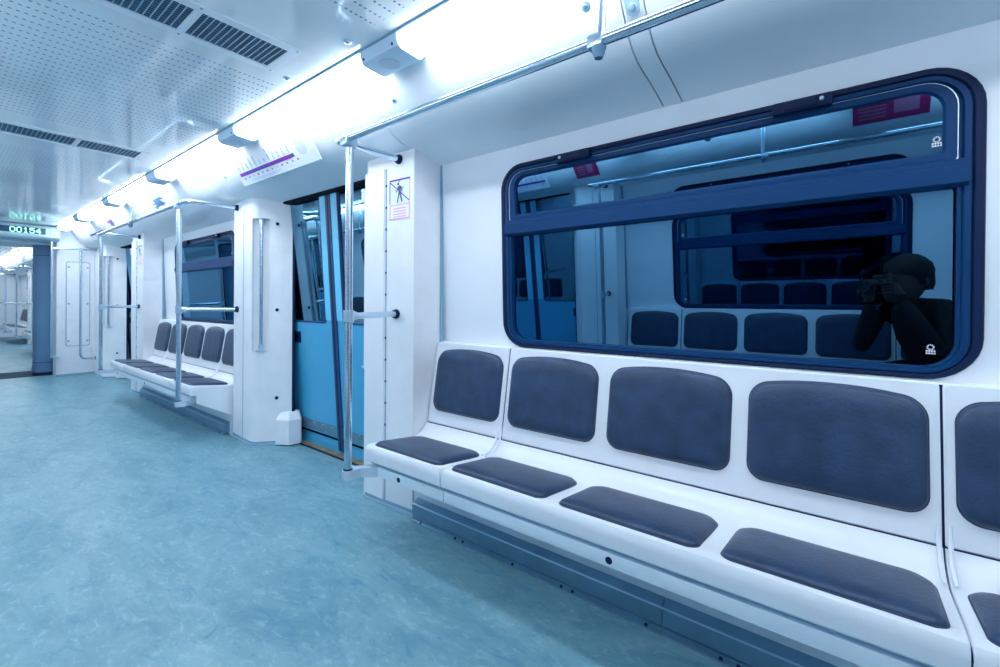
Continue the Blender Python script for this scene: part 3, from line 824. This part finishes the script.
# ------------------------------------------------------------------ ceiling vents
def make_vent(label):
    yc, xa, xb = 2.018, .28, .95
    r = root('ceiling_vent', ((xa + xb) / 2, yc, ZC - .01), label, 'vent', 'double grilles in the ceiling')
    hy = .098
    m = MB()
    f = lambda z: (lambda a, b: (a, b, z))
    g = [(.19, .604), (.632, .953)]
    holed_plate(m, [(.145, yc - .14), (.995, yc - .14), (.995, yc + .14), (.145, yc + .14)], [[(a, yc - hy), (b, yc - hy), (b, yc + hy), (a, yc + hy)] for a, b in g], f(ZC - .006), f(ZC - .0005))
    fr = m.build('frame', 'grey', r); fr.data.materials[0] = MT['cove']
    m = MB()
    for x in (.16, .618, .98):
        for s in (-1, 1): m.disc((x, yc + s * .125, ZC - .006), (0, 0, -1), .005, .002, 8)
    m.build('screws', 'panelgrey', fr)
    for a, b in g:
        m = MB(); m.box(a, b, yc - hy, yc + hy, ZC - .0012, ZC - .0004); gr = m.build('grille', 'grilledark', r)
        m = MB()
        nk = 15 if a > .5 else 19
        for k in range(1, nk):
            x = a + (b - a) * k / nk; m.box(x - .0015, x + .0015, yc - hy, yc + hy, ZC - .0056, ZC - .001)
        m.build('slats', 'alubright', gr)
        m = MB()
        for k in range(1, 12):
            y = yc - hy + 2 * hy * k / 12; m.box(a, b, y - .0012, y + .0012, ZC - .0035, ZC - .001)
        m.build('cross_wires', 'alu', gr)
    return r
vt = make_vent('dark double grille in the ceiling at the top edge of the picture')
shifted(vt, 2.14, 'dark double grille in the ceiling farther along, at the left edge of the picture')

# ------------------------------------------------------------------ signs on the cove
def cove_frame(x0, z0, x1, z1):
    a = Vector((x0, 0, z0)); b = Vector((x1, 0, z1)); u = (b - a); n = Vector((-u.z, 0, u.x)).normalized()
    if n.z > 0: n = -n
    return a, u, n
def sheet(m, fr, y0, y1, t0, t1, off, th=.0012):
    a, u, n = fr
    P = lambda y, t, o: tuple(a + u * t + n * o + Vector((0, y, 0)))
    m.loft([[P(y0, t0, off), P(y1, t0, off), P(y1, t1, off), P(y0, t1, off)], [P(y0, t0, off + th), P(y1, t0, off + th), P(y1, t1, off + th), P(y0, t1, off + th)]])
def make_map(label):
    fr = cove_frame(1.432, 1.962, 1.298, 2.168)
    y0, y1 = 2.47, 3.50
    r = root('route_map', (1.38, (y0 + y1) / 2, 1.96), label, 'route map', 'route maps above the doors')
    m = MB(); sheet(m, fr, y0, y1, 0, 1, 0, .006); bd = m.build('board', 'white', r)
    m = MB(); sheet(m, fr, y0, y1, -.01, .012, .001, .009); m.build('lower_shadow_line', 'panelgrey', r)  # darker strip colours in the shadow line along the board's bottom
    # numbered from the far (left) end of the panel towards the near (right) end
    L = y1 - y0; yy = lambda t: y1 - L * t
    m = MB(); sheet(m, fr, yy(.765), yy(.03), .27, .36, .006); bar = m.build('line_bar', 'darkink', r)
    m = MB()
    for a, b in ((.035, .12), (.42, .52), (.53, .62), (.63, .74)): sheet(m, fr, yy(b), yy(a), .285, .345, .0072)
    m.build('purple_segments', 'purple', bar)
    m = MB()
    for a, b in ((.13, .26), (.27, .41)): sheet(m, fr, yy(b), yy(a), .285, .345, .0072)
    m.build('violet_segments', 'violet', bar)
    rnd = random.Random(3)
    for k in range(12):
        m = MB(); t = .055 + k * .061; top = .50 + rnd.random() * .26
        sheet(m, fr, yy(t + .0055), yy(t - .0055), .40, top, .006); m.build('station_name', 'station', bd)
    dots = dict([(k, 'magenta') for k in (0, 3, 5, 8, 9, 11)] + [(k, 'cyanink') for k in (1, 4, 6, 10)] + [(k, 'palegrey') for k in (2, 7)])
    for k in range(12):
        m = MB(); t = .07 + k * .065; sheet(m, fr, yy(t + .009), yy(t - .009), .17, .215, .006); m.build('station_dot', dots[k], bd)
    m = MB()
    for k in range(3): sheet(m, fr, yy(.55 - .05 * k), yy(.12 + .04 * k), .10 - .025 * k, .112 - .025 * k, .006)
    m.build('small_print', 'palegrey', bd)
    a, u, n = fr
    m = MB(); c = a + u * .42 + n * .0062 + Vector((0, yy(.87), 0)); ud = u.normalized()
    m.loft([[tuple(c + ud * .045 * sin(2 * pi * k / 24) + Vector((0, .055 * cos(2 * pi * k / 24), 0)) + n * o) for k in range(24)] for o in (0, .0012)])
    m.build('grey_emblem', 'palegrey', bd)
    return r
mp = make_map('white route map panel with purple line above the blue door')
mp2 = shifted(mp, BAY, 'small route map with purple line above the second door')
turned(mp, 'route map above the opposite door, mirrored in the window', BAY)

def notice(y0, y1, t0, t1, kind, label, fr=None):
    fr = fr or cove_frame(1.425, 2.003, 1.318, 2.158)
    r = root('notice_sticker', (1.38, (y0 + y1) / 2, 2.0), label, 'sticker', None)
    m = MB(); sheet(m, fr, y0, y1, t0, t1, .003); bd = m.build('sheet', 'palepaper', r)
    rnd = random.Random(kind)
    m = MB()
    for k in range(16):
        a = y0 + (y1 - y0) * rnd.random() * .8; t = t0 + (t1 - t0) * (.05 + .55 * rnd.random())
        sheet(m, fr, a, a + (y1 - y0) * (.1 + .2 * rnd.random()), t, t + (t1 - t0) * .08, .0045)
    sheet(m, fr, y0 + (y1 - y0) * .25, y0 + (y1 - y0) * .7, t0 + (t1 - t0) * .2, t0 + (t1 - t0) * .6, .0045)
    for k in range(5): sheet(m, fr, y0 + (y1 - y0) * (.1 + .17 * k), y0 + (y1 - y0) * (.2 + .17 * k), t0 + (t1 - t0) * .78, t0 + (t1 - t0) * .9, .0045)
    m.build('print', 'ink', bd)
    if kind == 2:
        m = MB(); sheet(m, fr, y0, y1, t0 + (t1 - t0) * .5, t0 + (t1 - t0) * .6, .006); m.build('pink_band', 'magenta', bd)
    return r
notice(5.10, 5.50, .12, .98, 1, 'blue and white notice sticker on the cove over the far bench')
notice(6.98, 7.24, .1, 1.0, 2, 'blue notice sticker with pink band on the cove past the far bench')
# red posters on the opposite cove, seen in the window pane
def poster(y0, y1, label):
    x = lambda v: 2 * XC - v
    a, u, n = cove_frame(1.432, 1.99, 1.32, 2.16)
    fr = (Vector((x(a.x), 0, a.z)), Vector((-u.x, 0, u.z)), Vector((-n.x, 0, n.z)))
    r = root('red_poster', (x(1.38), (y0 + y1) / 2, 2.0), label, 'poster', None)
    m = MB(); sheet(m, fr, y0, y1, 0, 1, .003); bd = m.build('sheet', 'postered', r)
    m = MB(); sheet(m, fr, y0 + .05, y0 + (y1 - y0) * .45, .2, .85, .0045)
    m.build('picture', 'posterpink', bd)
    m = MB()
    for k in range(6): sheet(m, fr, y0 + (y1 - y0) * .55, y1 - .03, .15 + .12 * k, .2 + .12 * k, .0045)
    m.build('text_rows', 'posterpink', bd)
poster(1.93, 2.17, 'small dark red poster on the opposite cove by the door, mirrored in the window')
poster(-.32, .06, 'wide dark red poster on the opposite cove, mirrored in the upper right pane')

# cover screws on the cove
def cscrew(x, y, z, label, r=.016, n=(-.75, 0, -.66)):
    o = root('cover_screw', (x, y, z), label, 'screw', 'round cover screws on the cove')
    m = MB(); m.disc((x, y, z), n, r, .006, 18); b = m.build('collar', 'alubright', o)
    m = MB(); m.disc(Vector((x, y, z)) + Vector(n).normalized() * .006, n, r * .5, .005, 12); m.build('screw_head', 'alu', b)
    return o
cscrew(1.3535, .715, 2.110, 'round cover screw on the cove just left of the rail hanger')
cscrew(1.372, 1.735, 2.083, 'round cover screw on the cove near the lamp end cap', .013)
cscrew(1.385, 3.74, 2.06, 'round cover screw on the cove left of the route map', .013)
cscrew(1.372, 4.40, 2.083, 'round cover screw on the cove above the far handrail end', .013)
def ceil_screw(x, y, label):
    o = root('cover_screw', (x, y, ZC), label, 'screw', 'round cover screws in the ceiling')
    m = MB(); m.disc((x, y, ZC - .0005), (0, 0, -1), .016, .006, 16); b = m.build('collar', 'alubright', o)
    m = MB(); m.disc((x, y, ZC - .0065), (0, 0, -1), .008, .004, 10); m.build('screw_head', 'alu', b)
ceil_screw(1.072, 1.66, 'round screw in the ceiling near the large lamp cap')
ceil_screw(1.069, 2.163, 'round screw in the ceiling beside the grille end')
# strap plate on the narrow cove strip
o = root('strap_plate', (1.37, .565, 2.02), 'rounded grey plate with screw on the narrow cove strip above the rail', 'plate')
m = MB(); a, u, n = cove_frame(1.398, 2.042, 1.24, 2.246)
pts = [(.565 + p, q) for p, q in rr(-.022, .022, .0, .19, .021, 8)]
ud = u.normalized()
m.loft([[tuple(a + ud * q + n * f + Vector((0, p, 0))) for p, q in pts] for f in (.0, .008)]); pb = m.build('plate', 'grey', o)
m = MB(); m.disc(a + ud * .025 + n * .008 + Vector((0, .565, 0)), n, .011, .006, 14); m.build('screw', 'alubright', pb)

# warning sticker on the near pillar
def make_warning(dy, label):
    x = 1.583; r = root('warning_sticker', (x, 1.966 + dy, 1.57), label, 'sticker', 'warning stickers on pillars')
    X = lambda y: 1.588 - (y - dy - 1.858) * (.014 / .242)
    def q(m, y0, y1, z0, z1, o, sl=0.):
        m.loft([[(X(y0) - o, y0, z0), (X(y1) - o, y1, z0 + sl), (X(y1) - o, y1, z1 + sl), (X(y0) - o, y0, z1)], [(X(y0) - o - .0008, y0, z0), (X(y1) - o - .0008, y1, z0 + sl), (X(y1) - o - .0008, y1, z1 + sl), (X(y0) - o - .0008, y0, z1)]])
    a, b = 1.887 + dy, 2.045 + dy
    m = MB(); q(m, a, b, 1.573, 1.791, .0005); bd = m.build('sheet', 'palepaper', r)
    m = MB(); q(m, a + .005, b - .005, 1.655, 1.785, .0015); m.build('picture_ground', 'mint', bd)
    m = MB()
    for s in ((a, a + .006, 1.573, 1.791), (b - .006, b, 1.573, 1.66), (a, b, 1.573, 1.579), (a, b, 1.650, 1.655)): q(m, *s, .0025)
    for k in range(4): q(m, a + .03, b - .03, 1.585 + .015 * k, 1.590 + .015 * k, .0025)
    m.build('pink_border', 'pinkink', bd)
    m = MB(); q(m, a, b, 1.782, 1.791, .003); q(m, b - .006, b, 1.66, 1.782, .003); q(m, a + .004, b - .004, 1.664, 1.671, .0042, .112)
    m.build('violet_border', 'violet', bd); 
    yc = (a + b) / 2 + .002
    F = lambda p: [(X(yc) - .0036, yc - u, 1.70 + v) for u, v in p]
    m = MB()
    for poly in ([(-.004, .012), (.012, .012), (.016, .045), (.006, .056), (-.012, .05)], [(-.006, .014), (.004, .014), (-.012, -.036), (-.02, -.036)], [(.002, .014), (.013, .014), (.028, -.034), (.02, -.037)], [(-.012, .05), (-.006, .046), (-.022, .016), (-.027, .018)], [(.014, .05), (.020, .046), (.026, .02), (.021, .02)]):
        m.loft([F(poly), [(x_ - .0008, y_, z_) for x_, y_, z_ in F(poly)]])
    hd = [(-.008 + .008 * cos(t * pi / 5), .064 + .008 * sin(t * pi / 5)) for t in range(10)]
    m.loft([F(hd), [(x_ - .0008, y_, z_) for x_, y_, z_ in F(hd)]])
    m.build('walking_figure', 'darkink', bd)
    m = MB()
    for u, v in ((-.032, .030), (.032, .04), (0, .078)): p = [(u - .007, v - .003), (u + .007, v - .001), (u + .006, v + .004), (u - .006, v + .003)]; m.loft([F(p), [(x_ - .0008, y_, z_) for x_, y_, z_ in F(p)]])
    m.build('pink_marks', 'magenta', bd)
    r.location.y -= .018
make_warning(0, 'pink-framed warning sticker with crossed-out walking figure on the near pillar')
make_warning(BAY, 'tiny pink sticker on the pillar at the far end of the far bench')

# ------------------------------------------------------------------ carriage end
m = MB(); m.box(1.175, XC + 1.42, 9.30, 9.60, 0, 2.4, .012, 2)
struct(m.build('wall_end', 'pillar'), 'white end wall beside the gangway', 'wall')
m = MB(); m.box(XC - 1.42, 2 * XC - 1.175, 9.30, 9.60, 0, 2.4)
struct(m.build('wall_end', 'pillar'), 'white end wall on the left of the gangway', 'wall')
m = MB(); m.box(2 * XC - 1.2, 1.2, 9.30, 9.6, 1.99, 2.5)
struct(m.build('wall_end', 'signgrey'), 'grey panel over the gangway opening', 'wall')
m = MB(); m.box(1.17, 1.66, 9.284, 9.302, 0, .03); struct(m.build('baseboard_end', 'panelgrey'), 'grey strip at the foot of the end wall', 'baseboard')
o = root('access_panel', (1.41, 9.3, .44), 'tall rounded access panel with six screws on the end wall', 'panel')
m = MB(); f = lambda y: (lambda a, b: (a, y, b))
A = rr(1.275, 1.548, .44, 1.715, .03, 6)
m.loft([[(a, 9.301, b) for a, b in A], [(a, 9.290, b) for a, b in A]]); e_ = m.build('rim', 'panelgrey', o)
A2 = rr(1.284, 1.539, .449, 1.706, .026, 6)
m = MB(); m.loft([[(a, 9.292, b) for a, b in A2], [(a, 9.285, b) for a, b in A2]]); d_ = m.build('door', 'pillar', o)
m = MB()
for x in (1.305, 1.518):
    for z in (.52, 1.08, 1.63): m.disc((x, 9.285, z), (0, -1, 0), .013, .008, 12)
m.build('screws', 'alu', d_)
o = root('end_handrail', (1.42, 9.22, .24), 'bent chrome grab rail in front of the access panel', 'handrail')
m = MB(); m.tube([(1.10, 9.2, 1.888), (1.62, 9.2, 1.905)], .014, 12); m.build('cross_rail', 'chrome', o)
m = MB(); m.tube([(1.425, 9.2, 1.90), (1.425, 9.2, .34), (1.43, 9.2, .29), (1.45, 9.2, .262), (1.49, 9.2, .252), (1.60, 9.2, .25)], .015, 12); m.build('bent_pole', 'chrome', o)
m = MB(); m.box(1.405, 1.445, 9.18, 9.22, 1.875, 1.92, .006, 1); m.build('tee_joint', 'alubright', o)
for z in (1.905, .25):
    m = MB(); m.tube([(1.595, 9.2, z), (1.625, 9.2, z)], .024, 14); m.build('wall_flange', 'rubber', o)
m = MB(); m.box(1.60, 1.80, 9.05, 9.30, 0, 2.0, .01, 1); struct(m.build('trim_5', 'pillar'), 'white corner post between the end wall and the last pillar', 'trim')
m = MB(); m.box(1.56, 1.61, 9.21, 9.31, .30, .42, .012, 2); m.box(1.558, 1.575, 9.20, 9.29, .36, .40, .006, 1)
tag(m.build('latch_box', 'pillar'), 'small white latch box low beside the bent grab rail', 'latch')
o = root('gangway_pole', (1.115, 9.22, .3), 'upright chrome pole in front of the blue gangway column', 'pole')
m = MB(); m.tube([(1.115, 9.2, .29), (1.115, 9.2, 1.99)], .016, 12); m.build('pole', 'chrome', o)
for z in (.30, 1.88):
    m = MB(); m.tube([(1.10, 9.2, z), (1.19, 9.2, z), (1.19, 9.31, z)], .013, 10); m.build('bracket', 'alubright', o)
def column(sx, label):
    X = lambda v: v if sx > 0 else 2 * XC - v
    r = root('gangway_column', (X(1.10), 9.72, 0), label, 'gangway column', 'blue gangway columns')
    m = MB(); m.loft([[(X(1.10) + q * cos(2 * pi * k / 28), 9.72 + q * sin(2 * pi * k / 28), z) for k in range(28)] for z, q in ((.045, .10), (.05, .135), (.10, .14), (.16, .132), (.2, .128), (1.80, .128), (1.84, .13), (1.88, .13), (1.955, .14), (1.96, .12))])
    m.build('bellows_tube', 'bellows', r)
    m = MB(); m.tube([(X(1.10), 9.72, 1.80), (X(1.10), 9.72, 1.808)], .131, 28); m.tube([(X(1.10), 9.72, .19), (X(1.10), 9.72, .198)], .133, 28); m.build('seam_band', 'navy', r)
    m = MB(); m.tube([(X(1.10), 9.72, .0), (X(1.10), 9.72, .05)], .13, 24); m.build('foot', 'rubber', r)
column(1, 'blue-grey cylindrical gangway column beside the end wall'); column(-1, 'blue-grey gangway column on the left, out of view')
m = MB(); m.box(1.235, 1.35, 9.6, 10.3, 0, 2.3); struct(m.build('wall_right', 'dark'), 'dark fold of the gangway behind the blue column', 'wall')
m = MB(); m.box(2 * XC - 1.30, 2 * XC - 1.15, 9.6, 10.3, 0, 2.3); struct(m.build('wall_left', 'dark'), 'dark left fold of the gangway', 'wall')
m = MB(); m.box(XC - .7, XC + .7, 9.6, 10.35, 1.96, 2.02); struct(m.build('ceiling', 'cove'), 'low ceiling inside the gangway', 'ceiling')
m = MB(); m.box(-.12, 1.16, 9.58, 10.34, -.05, .006); tag(m.build('gangway_plate', 'sill'), 'dark metal bridge plate on the gangway floor', 'floor plate')
m = MB(); m.box(1.175, XC + 1.42, 10.3, 10.34, 0, 2.4); struct(m.build('wall_end', 'pillar'), 'end wall of the next carriage right of the gangway', 'wall')
m = MB(); m.box(XC - 1.42, 2 * XC - 1.175, 10.3, 10.34, 0, 2.4); struct(m.build('wall_end', 'pillar'), 'end wall of the next carriage left of the gangway', 'wall')

# LED display over the gangway
SG = root('display_sign', (.5, 9.1, 2.0), 'grey overhead display sign with green dot-matrix digits over the gangway', 'display sign')
m = MB(); m.loft([[(x, y, z) for y, z in ((9.30, 2.0), (9.13, 2.0), (9.10, 2.03), (9.10, 2.165), (9.12, 2.19), (9.30, 2.19))] for x in (2 * XC - 1.185, 1.185)]); hs = m.build('housing', 'signgrey', SG)
m = MB(); m.box(1.078, 1.084, 9.0985, 9.105, 2.03, 2.16); m.box(.30, 1.08, 9.0985, 9.103, 2.158, 2.162); m.build('panel_joint', 'panelgrey', hs)
m = MB(); m.box(-.05, 1.035, 9.098, 9.104, 2.065, 2.15); lw = m.build('display_window', 'ledpanel', SG)
FONT = {'0': '01110 10001 10001 10001 10001 10001 01110', '1': '00100 01100 00100 00100 00100 00100 01110', '5': '11111 10000 11110 00001 00001 10001 01110', '4': '00010 00110 01010 10010 11111 00010 00010', '3': '11110 00001 00001 01110 00001 00001 11110', 'G': '11111 10000 10000 10000 10000 10000 10000', '.': '00000 00000 00000 00000 00000 01100 01100', ' ': '00000 ' * 7}
txt = '00 3G. 00154'; pxl = .0105; xs = 1.0 - len(txt) * 6 * pxl
for i, ch in enumerate(txt):
    if ch == ' ': continue
    m = MB()
    for rj, row in enumerate(FONT[ch].split()):
        for ci, bit in enumerate(row):
            if bit == '1':
                x = xs + (i * 6 + ci) * pxl; z = 2.142 - rj * pxl
                m.box(x, x + pxl * 1.0, 9.0955, 9.0985, z - pxl * 1.0, z)
    m.build('lit_character', 'led', lw)

# ------------------------------------------------------------------ the person holding the camera, mirrored in the pane
YAW = radians(51.6)
F = Vector((sin(YAW), cos(YAW), 0)); RT = Vector((cos(YAW), -sin(YAW), 0)); UP = Vector((0, 0, 1))
CAM = Vector((0, 0, H))
cp = lambda f, r, u: CAM + F * f + RT * r + UP * u
K = root('photo_camera', tuple(cp(-.12, 0, -.05)), 'black photo camera held to the eye, mirrored in the window', 'camera')
def obox(m, f0, f1, r0, r1, u0, u1, bev=.01):
    b0 = len(m.bm.verts); m.bm.verts.ensure_lookup_table(); old = set(m.bm.verts)
    m.box(f0, f1, r0, r1, u0, u1, bev)
    for v in m.bm.verts:
        if v not in old: v.co = cp(v.co.x, v.co.y, v.co.z)
m = MB(); obox(m, -.165, -.105, -.068, .068, -.055, .035); obox(m, -.175, -.105, -.03, .03, .03, .06, .012); obox(m, -.16, -.085, .045, .075, -.055, .03, .012); m.build('body', 'camblack', K)
m = MB(); m.tube([cp(-.11, -.01, -.005), cp(-.09, -.01, -.005), cp(-.05, -.01, -.005), cp(-.045, -.01, -.005), cp(-.02, -.01, -.005)], [.036, .038, .036, .04, .04], 24); ln = m.build('lens_barrel', 'camblack', K)
m = MB(); m.tube([cp(-.0205, -.01, -.005), cp(-.0195, -.01, -.005)], .033, 20); m.build('front_glass', 'lens', ln)

def skin(name, pts, edges, radii, mat, parent, rootv=0, sub=2, origin=None):
    me = bpy.data.meshes.new(name); o0 = Vector(parent.location) if parent else Vector(origin)
    me.from_pydata([tuple(Vector(p) - o0) for p in pts], edges, [])
    o = bpy.data.objects.new(name, me); COL.objects.link(o)
    if parent: o.parent = parent
    else: o.location = o0
    md = o.modifiers.new('skin', 'SKIN'); md.use_smooth_shade = True
    for i, r in enumerate(radii):
        v = me.skin_vertices[0].data[i]
        v.radius = (r, r) if not isinstance(r, tuple) else r
        v.use_root = (i == rootv)
    s = o.modifiers.new('sub', 'SUBSURF'); s.levels = sub; s.render_levels = sub
    dg = bpy.context.evaluated_depsgraph_get(); ev = o.evaluated_get(dg)
    m2 = bpy.data.meshes.new_from_object(ev); o.modifiers.clear(); o.data = m2
    m2.materials.clear(); m2.materials.append(MT[mat])
    for p in m2.polygons: p.use_smooth = True
    return o
hip = Vector((-.47, -.40, .535))
fb = Vector((.80, .60, 0)).normalized(); rb = Vector((fb.y, -fb.x, 0))
P_ = lambda b, f, r, u: b + fb * f + rb * r + UP * u
neck = cp(-.345, 0, -.125); chest = P_(hip, .14, 0, .34); waist = P_(hip, .05, 0, .17)
shR = cp(-.38, .21, -.15); shL = cp(-.38, -.19, -.19)
elR = cp(-.26, .27, -.42); elL = cp(-.22, -.20, -.45)
wrR = cp(-.155, .115, -.095); wrL = cp(-.13, -.055, -.125)
kR = P_(hip, .43, .15, -.02); kL = P_(hip, .43, -.15, -.02)
aR = P_(hip, .40, .16, -.44); aL = P_(hip, .44, -.16, -.44)
tR = P_(aR, .16, .02, -.05); tL = P_(aL, .16, -.02, -.05)
hR = P_(hip, .03, .10, -.01); hL = P_(hip, .03, -.10, -.01)
pts = [hip, waist, chest, neck, cp(-.315, 0, -.055), shR, elR, wrR, shL, elL, wrL, hR, kR, aR, hL, kL, aL]
edges = [(0, 1), (1, 2), (2, 3), (3, 4), (2, 5), (5, 6), (6, 7), (2, 8), (8, 9), (9, 10), (0, 11), (11, 12), (12, 13), (0, 14), (14, 15), (15, 16)]
rad = [.135, .14, .15, .07, .058, .07, .052, .034, .07, .052, .034, .095, .068, .046, .095, .068, .046]
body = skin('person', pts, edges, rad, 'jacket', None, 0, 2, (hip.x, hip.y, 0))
tag(body, 'seated person in dark clothes holding a camera to the face, mirrored in the window', 'person')
# head: lofted profile, then features
m = MB()
hc = cp(-.325, .02, .02)
def hp(f, r, u): return hc + F * f * 1.3 + RT * r * 1.3 + UP * u * 1.25
rings = [(-.115, .03, .045, .040), (-.10, .035, .062, .055), (-.075, .028, .078, .066), (-.04, .012, .092, .073), (0, .004, .098, .077), (.04, 0, .099, .078), (.075, -.004, .090, .072), (.10, -.008, .070, .056), (.118, -.01, .036, .030), (.123, -.01, .008, .008)]
m.loft([[hp(cf + rf * cos(2 * pi * k / 24), rw * sin(2 * pi * k / 24), u) for k in range(24)] for u, cf, rf, rw in rings])
m.loft([[hp(.095 + d, w_ * s, u_) for s, u_ in ((-1, -.005 + q), (1, -.005 + q), (1, .0 + q), (-1, .0 + q))] for d, w_, q in ((0, .012, .025), (.012, .010, .015), (.024, .014, -.008), (.0, .014, -.02))])
for s in (-1, 1): m.sphere(hp(-.005, s * .079, -.005), .03, (.5, .5, 1), 10)
m.sphere(hp(.088, 0, -.05), .022, (.5, 1, .35), 10)
for s in (-1, 1): m.sphere(hp(.083, s * .031, .012), .012, (1, 1, .8), 8)
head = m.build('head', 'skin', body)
m = MB()
rings = [(-.05, -.030, .082, .074), (-.02, -.024, .098, .083), (.02, -.014, .108, .088), (.05, -.006, .108, .087), (.085, -.006, .098, .080), (.112, -.008, .072, .060), (.130, -.01, .035, .032), (.135, -.01, .006, .006)]
m.loft([[hp(cf + rf * cos(2 * pi * k / 24) * (1 + .05 * sin(k * 5.1 + u * 90)), rw * sin(2 * pi * k / 24) * (1 + .05 * sin(k * 3.7 + u * 70)), u) for k in range(24)] for u, cf, rf, rw in rings])
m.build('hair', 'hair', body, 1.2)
def hand(w, palm_end, knucks, curls, thumb, name):
    pts = [w, palm_end]; edges = [(0, 1)]; rad = [.028, .030]
    for kx, cl in zip(knucks, curls):
        i0 = len(pts); pts.append(kx); rad.append(.0115); edges.append((1, i0))
        for c_ in cl: pts.append(c_); rad.append(.0092); edges.append((len(pts) - 2, len(pts) - 1))
    i0 = len(pts); pts.append(thumb[0]); rad.append(.013); edges.append((0, i0))
    for c_ in thumb[1:]: pts.append(c_); rad.append(.0098); edges.append((len(pts) - 2, len(pts) - 1))
    return skin(name, pts, edges, rad, 'skin', body, 0, 2)
# right hand wraps the grip, left hand cradles the lens
hand(wrR, cp(-.135, .098, -.045), [cp(-.105, .094, .012 - .02 * k) for k in range(4)], [[cp(-.078, .088, .010 - .02 * k), cp(-.074, .058 + .004 * k, .006 - .02 * k), cp(-.085, .045 + .004 * k, .002 - .02 * k)] for k in range(4)], [cp(-.172, .09, -.03), cp(-.182, .066, .0), cp(-.178, .040, .012)], 'hand')
hand(wrL, cp(-.10, -.04, -.078), [cp(-.072, -.055 + .022 * k, -.062) for k in range(4)], [[cp(-.050 - .004 * k, -.062 + .024 * k, -.054), cp(-.046 - .004 * k, -.066 + .030 * k, -.046 + (.012 if k in (0, 3) else 0)), cp(-.055, -.062 + .032 * k, -.040 + (.03 if k in (0, 3) else -.004))] for k in range(4)], [cp(-.10, -.066, -.06), cp(-.085, -.066, -.025), cp(-.072, -.058, .0)], 'hand')
for a_, t_ in ((aR, tR), (aL, tL)):
    m = MB(); d_ = (t_ - a_); d_.z = 0; d_.normalize(); sd = Vector((d_.y, -d_.x, 0))
    base = Vector((a_.x, a_.y, 0)) - d_ * .07
    sec = [(0, .030, .07), (.03, .040, .10), (.09, .040, .105), (.15, .044, .07), (.22, .046, .055), (.26, .034, .042), (.275, .012, .025)]
    m.loft([[base + d_ * s + sd * (w_ * cos(2 * pi * k / 14)) + UP * max(.002, (h_ / 2 + h_ / 2 * sin(2 * pi * k / 14))) for k in range(14)] for s, w_, h_ in sec])
    m.build('shoe', 'shoe', body)

# ------------------------------------------------------------------ world, camera, view
wd = bpy.data.worlds.new('world'); SC.world = wd; wd.use_nodes = True
wd.node_tree.nodes['Background'].inputs['Color'].default_value = (.004, .008, .016, 1)
wd.node_tree.nodes['Background'].inputs['Strength'].default_value = .5
cd = bpy.data.cameras.new('view'); co = bpy.data.objects.new('view', cd); COL.objects.link(co)
roll = radians(.32)
r2 = RT * cos(roll) + UP * sin(roll); u2 = UP * cos(roll) - RT * sin(roll)
M = Matrix.Identity(4)
for i in range(3):
    M[i][0] = r2[i]; M[i][1] = u2[i]; M[i][2] = -F[i]; M[i][3] = CAM[i]
co.matrix_world = M
cd.sensor_fit = 'HORIZONTAL'; cd.sensor_width = 36; cd.lens = 453 / 1000 * 36; cd.shift_y = -.030; cd.clip_start = .004
SC.camera = co
SC.view_settings.view_transform = 'Standard'; SC.view_settings.look = 'None'
SC.view_settings.exposure = .22; SC.view_settings.gamma = 1.; SC.view_settings.use_curve_mapping = False
try:
    SC.cycles.max_bounces = 12; SC.cycles.diffuse_bounces = 10; SC.cycles.glossy_bounces = 6; SC.cycles.transparent_max_bounces = 12
    SC.cycles.sample_clamp_indirect = 6
except Exception: pass
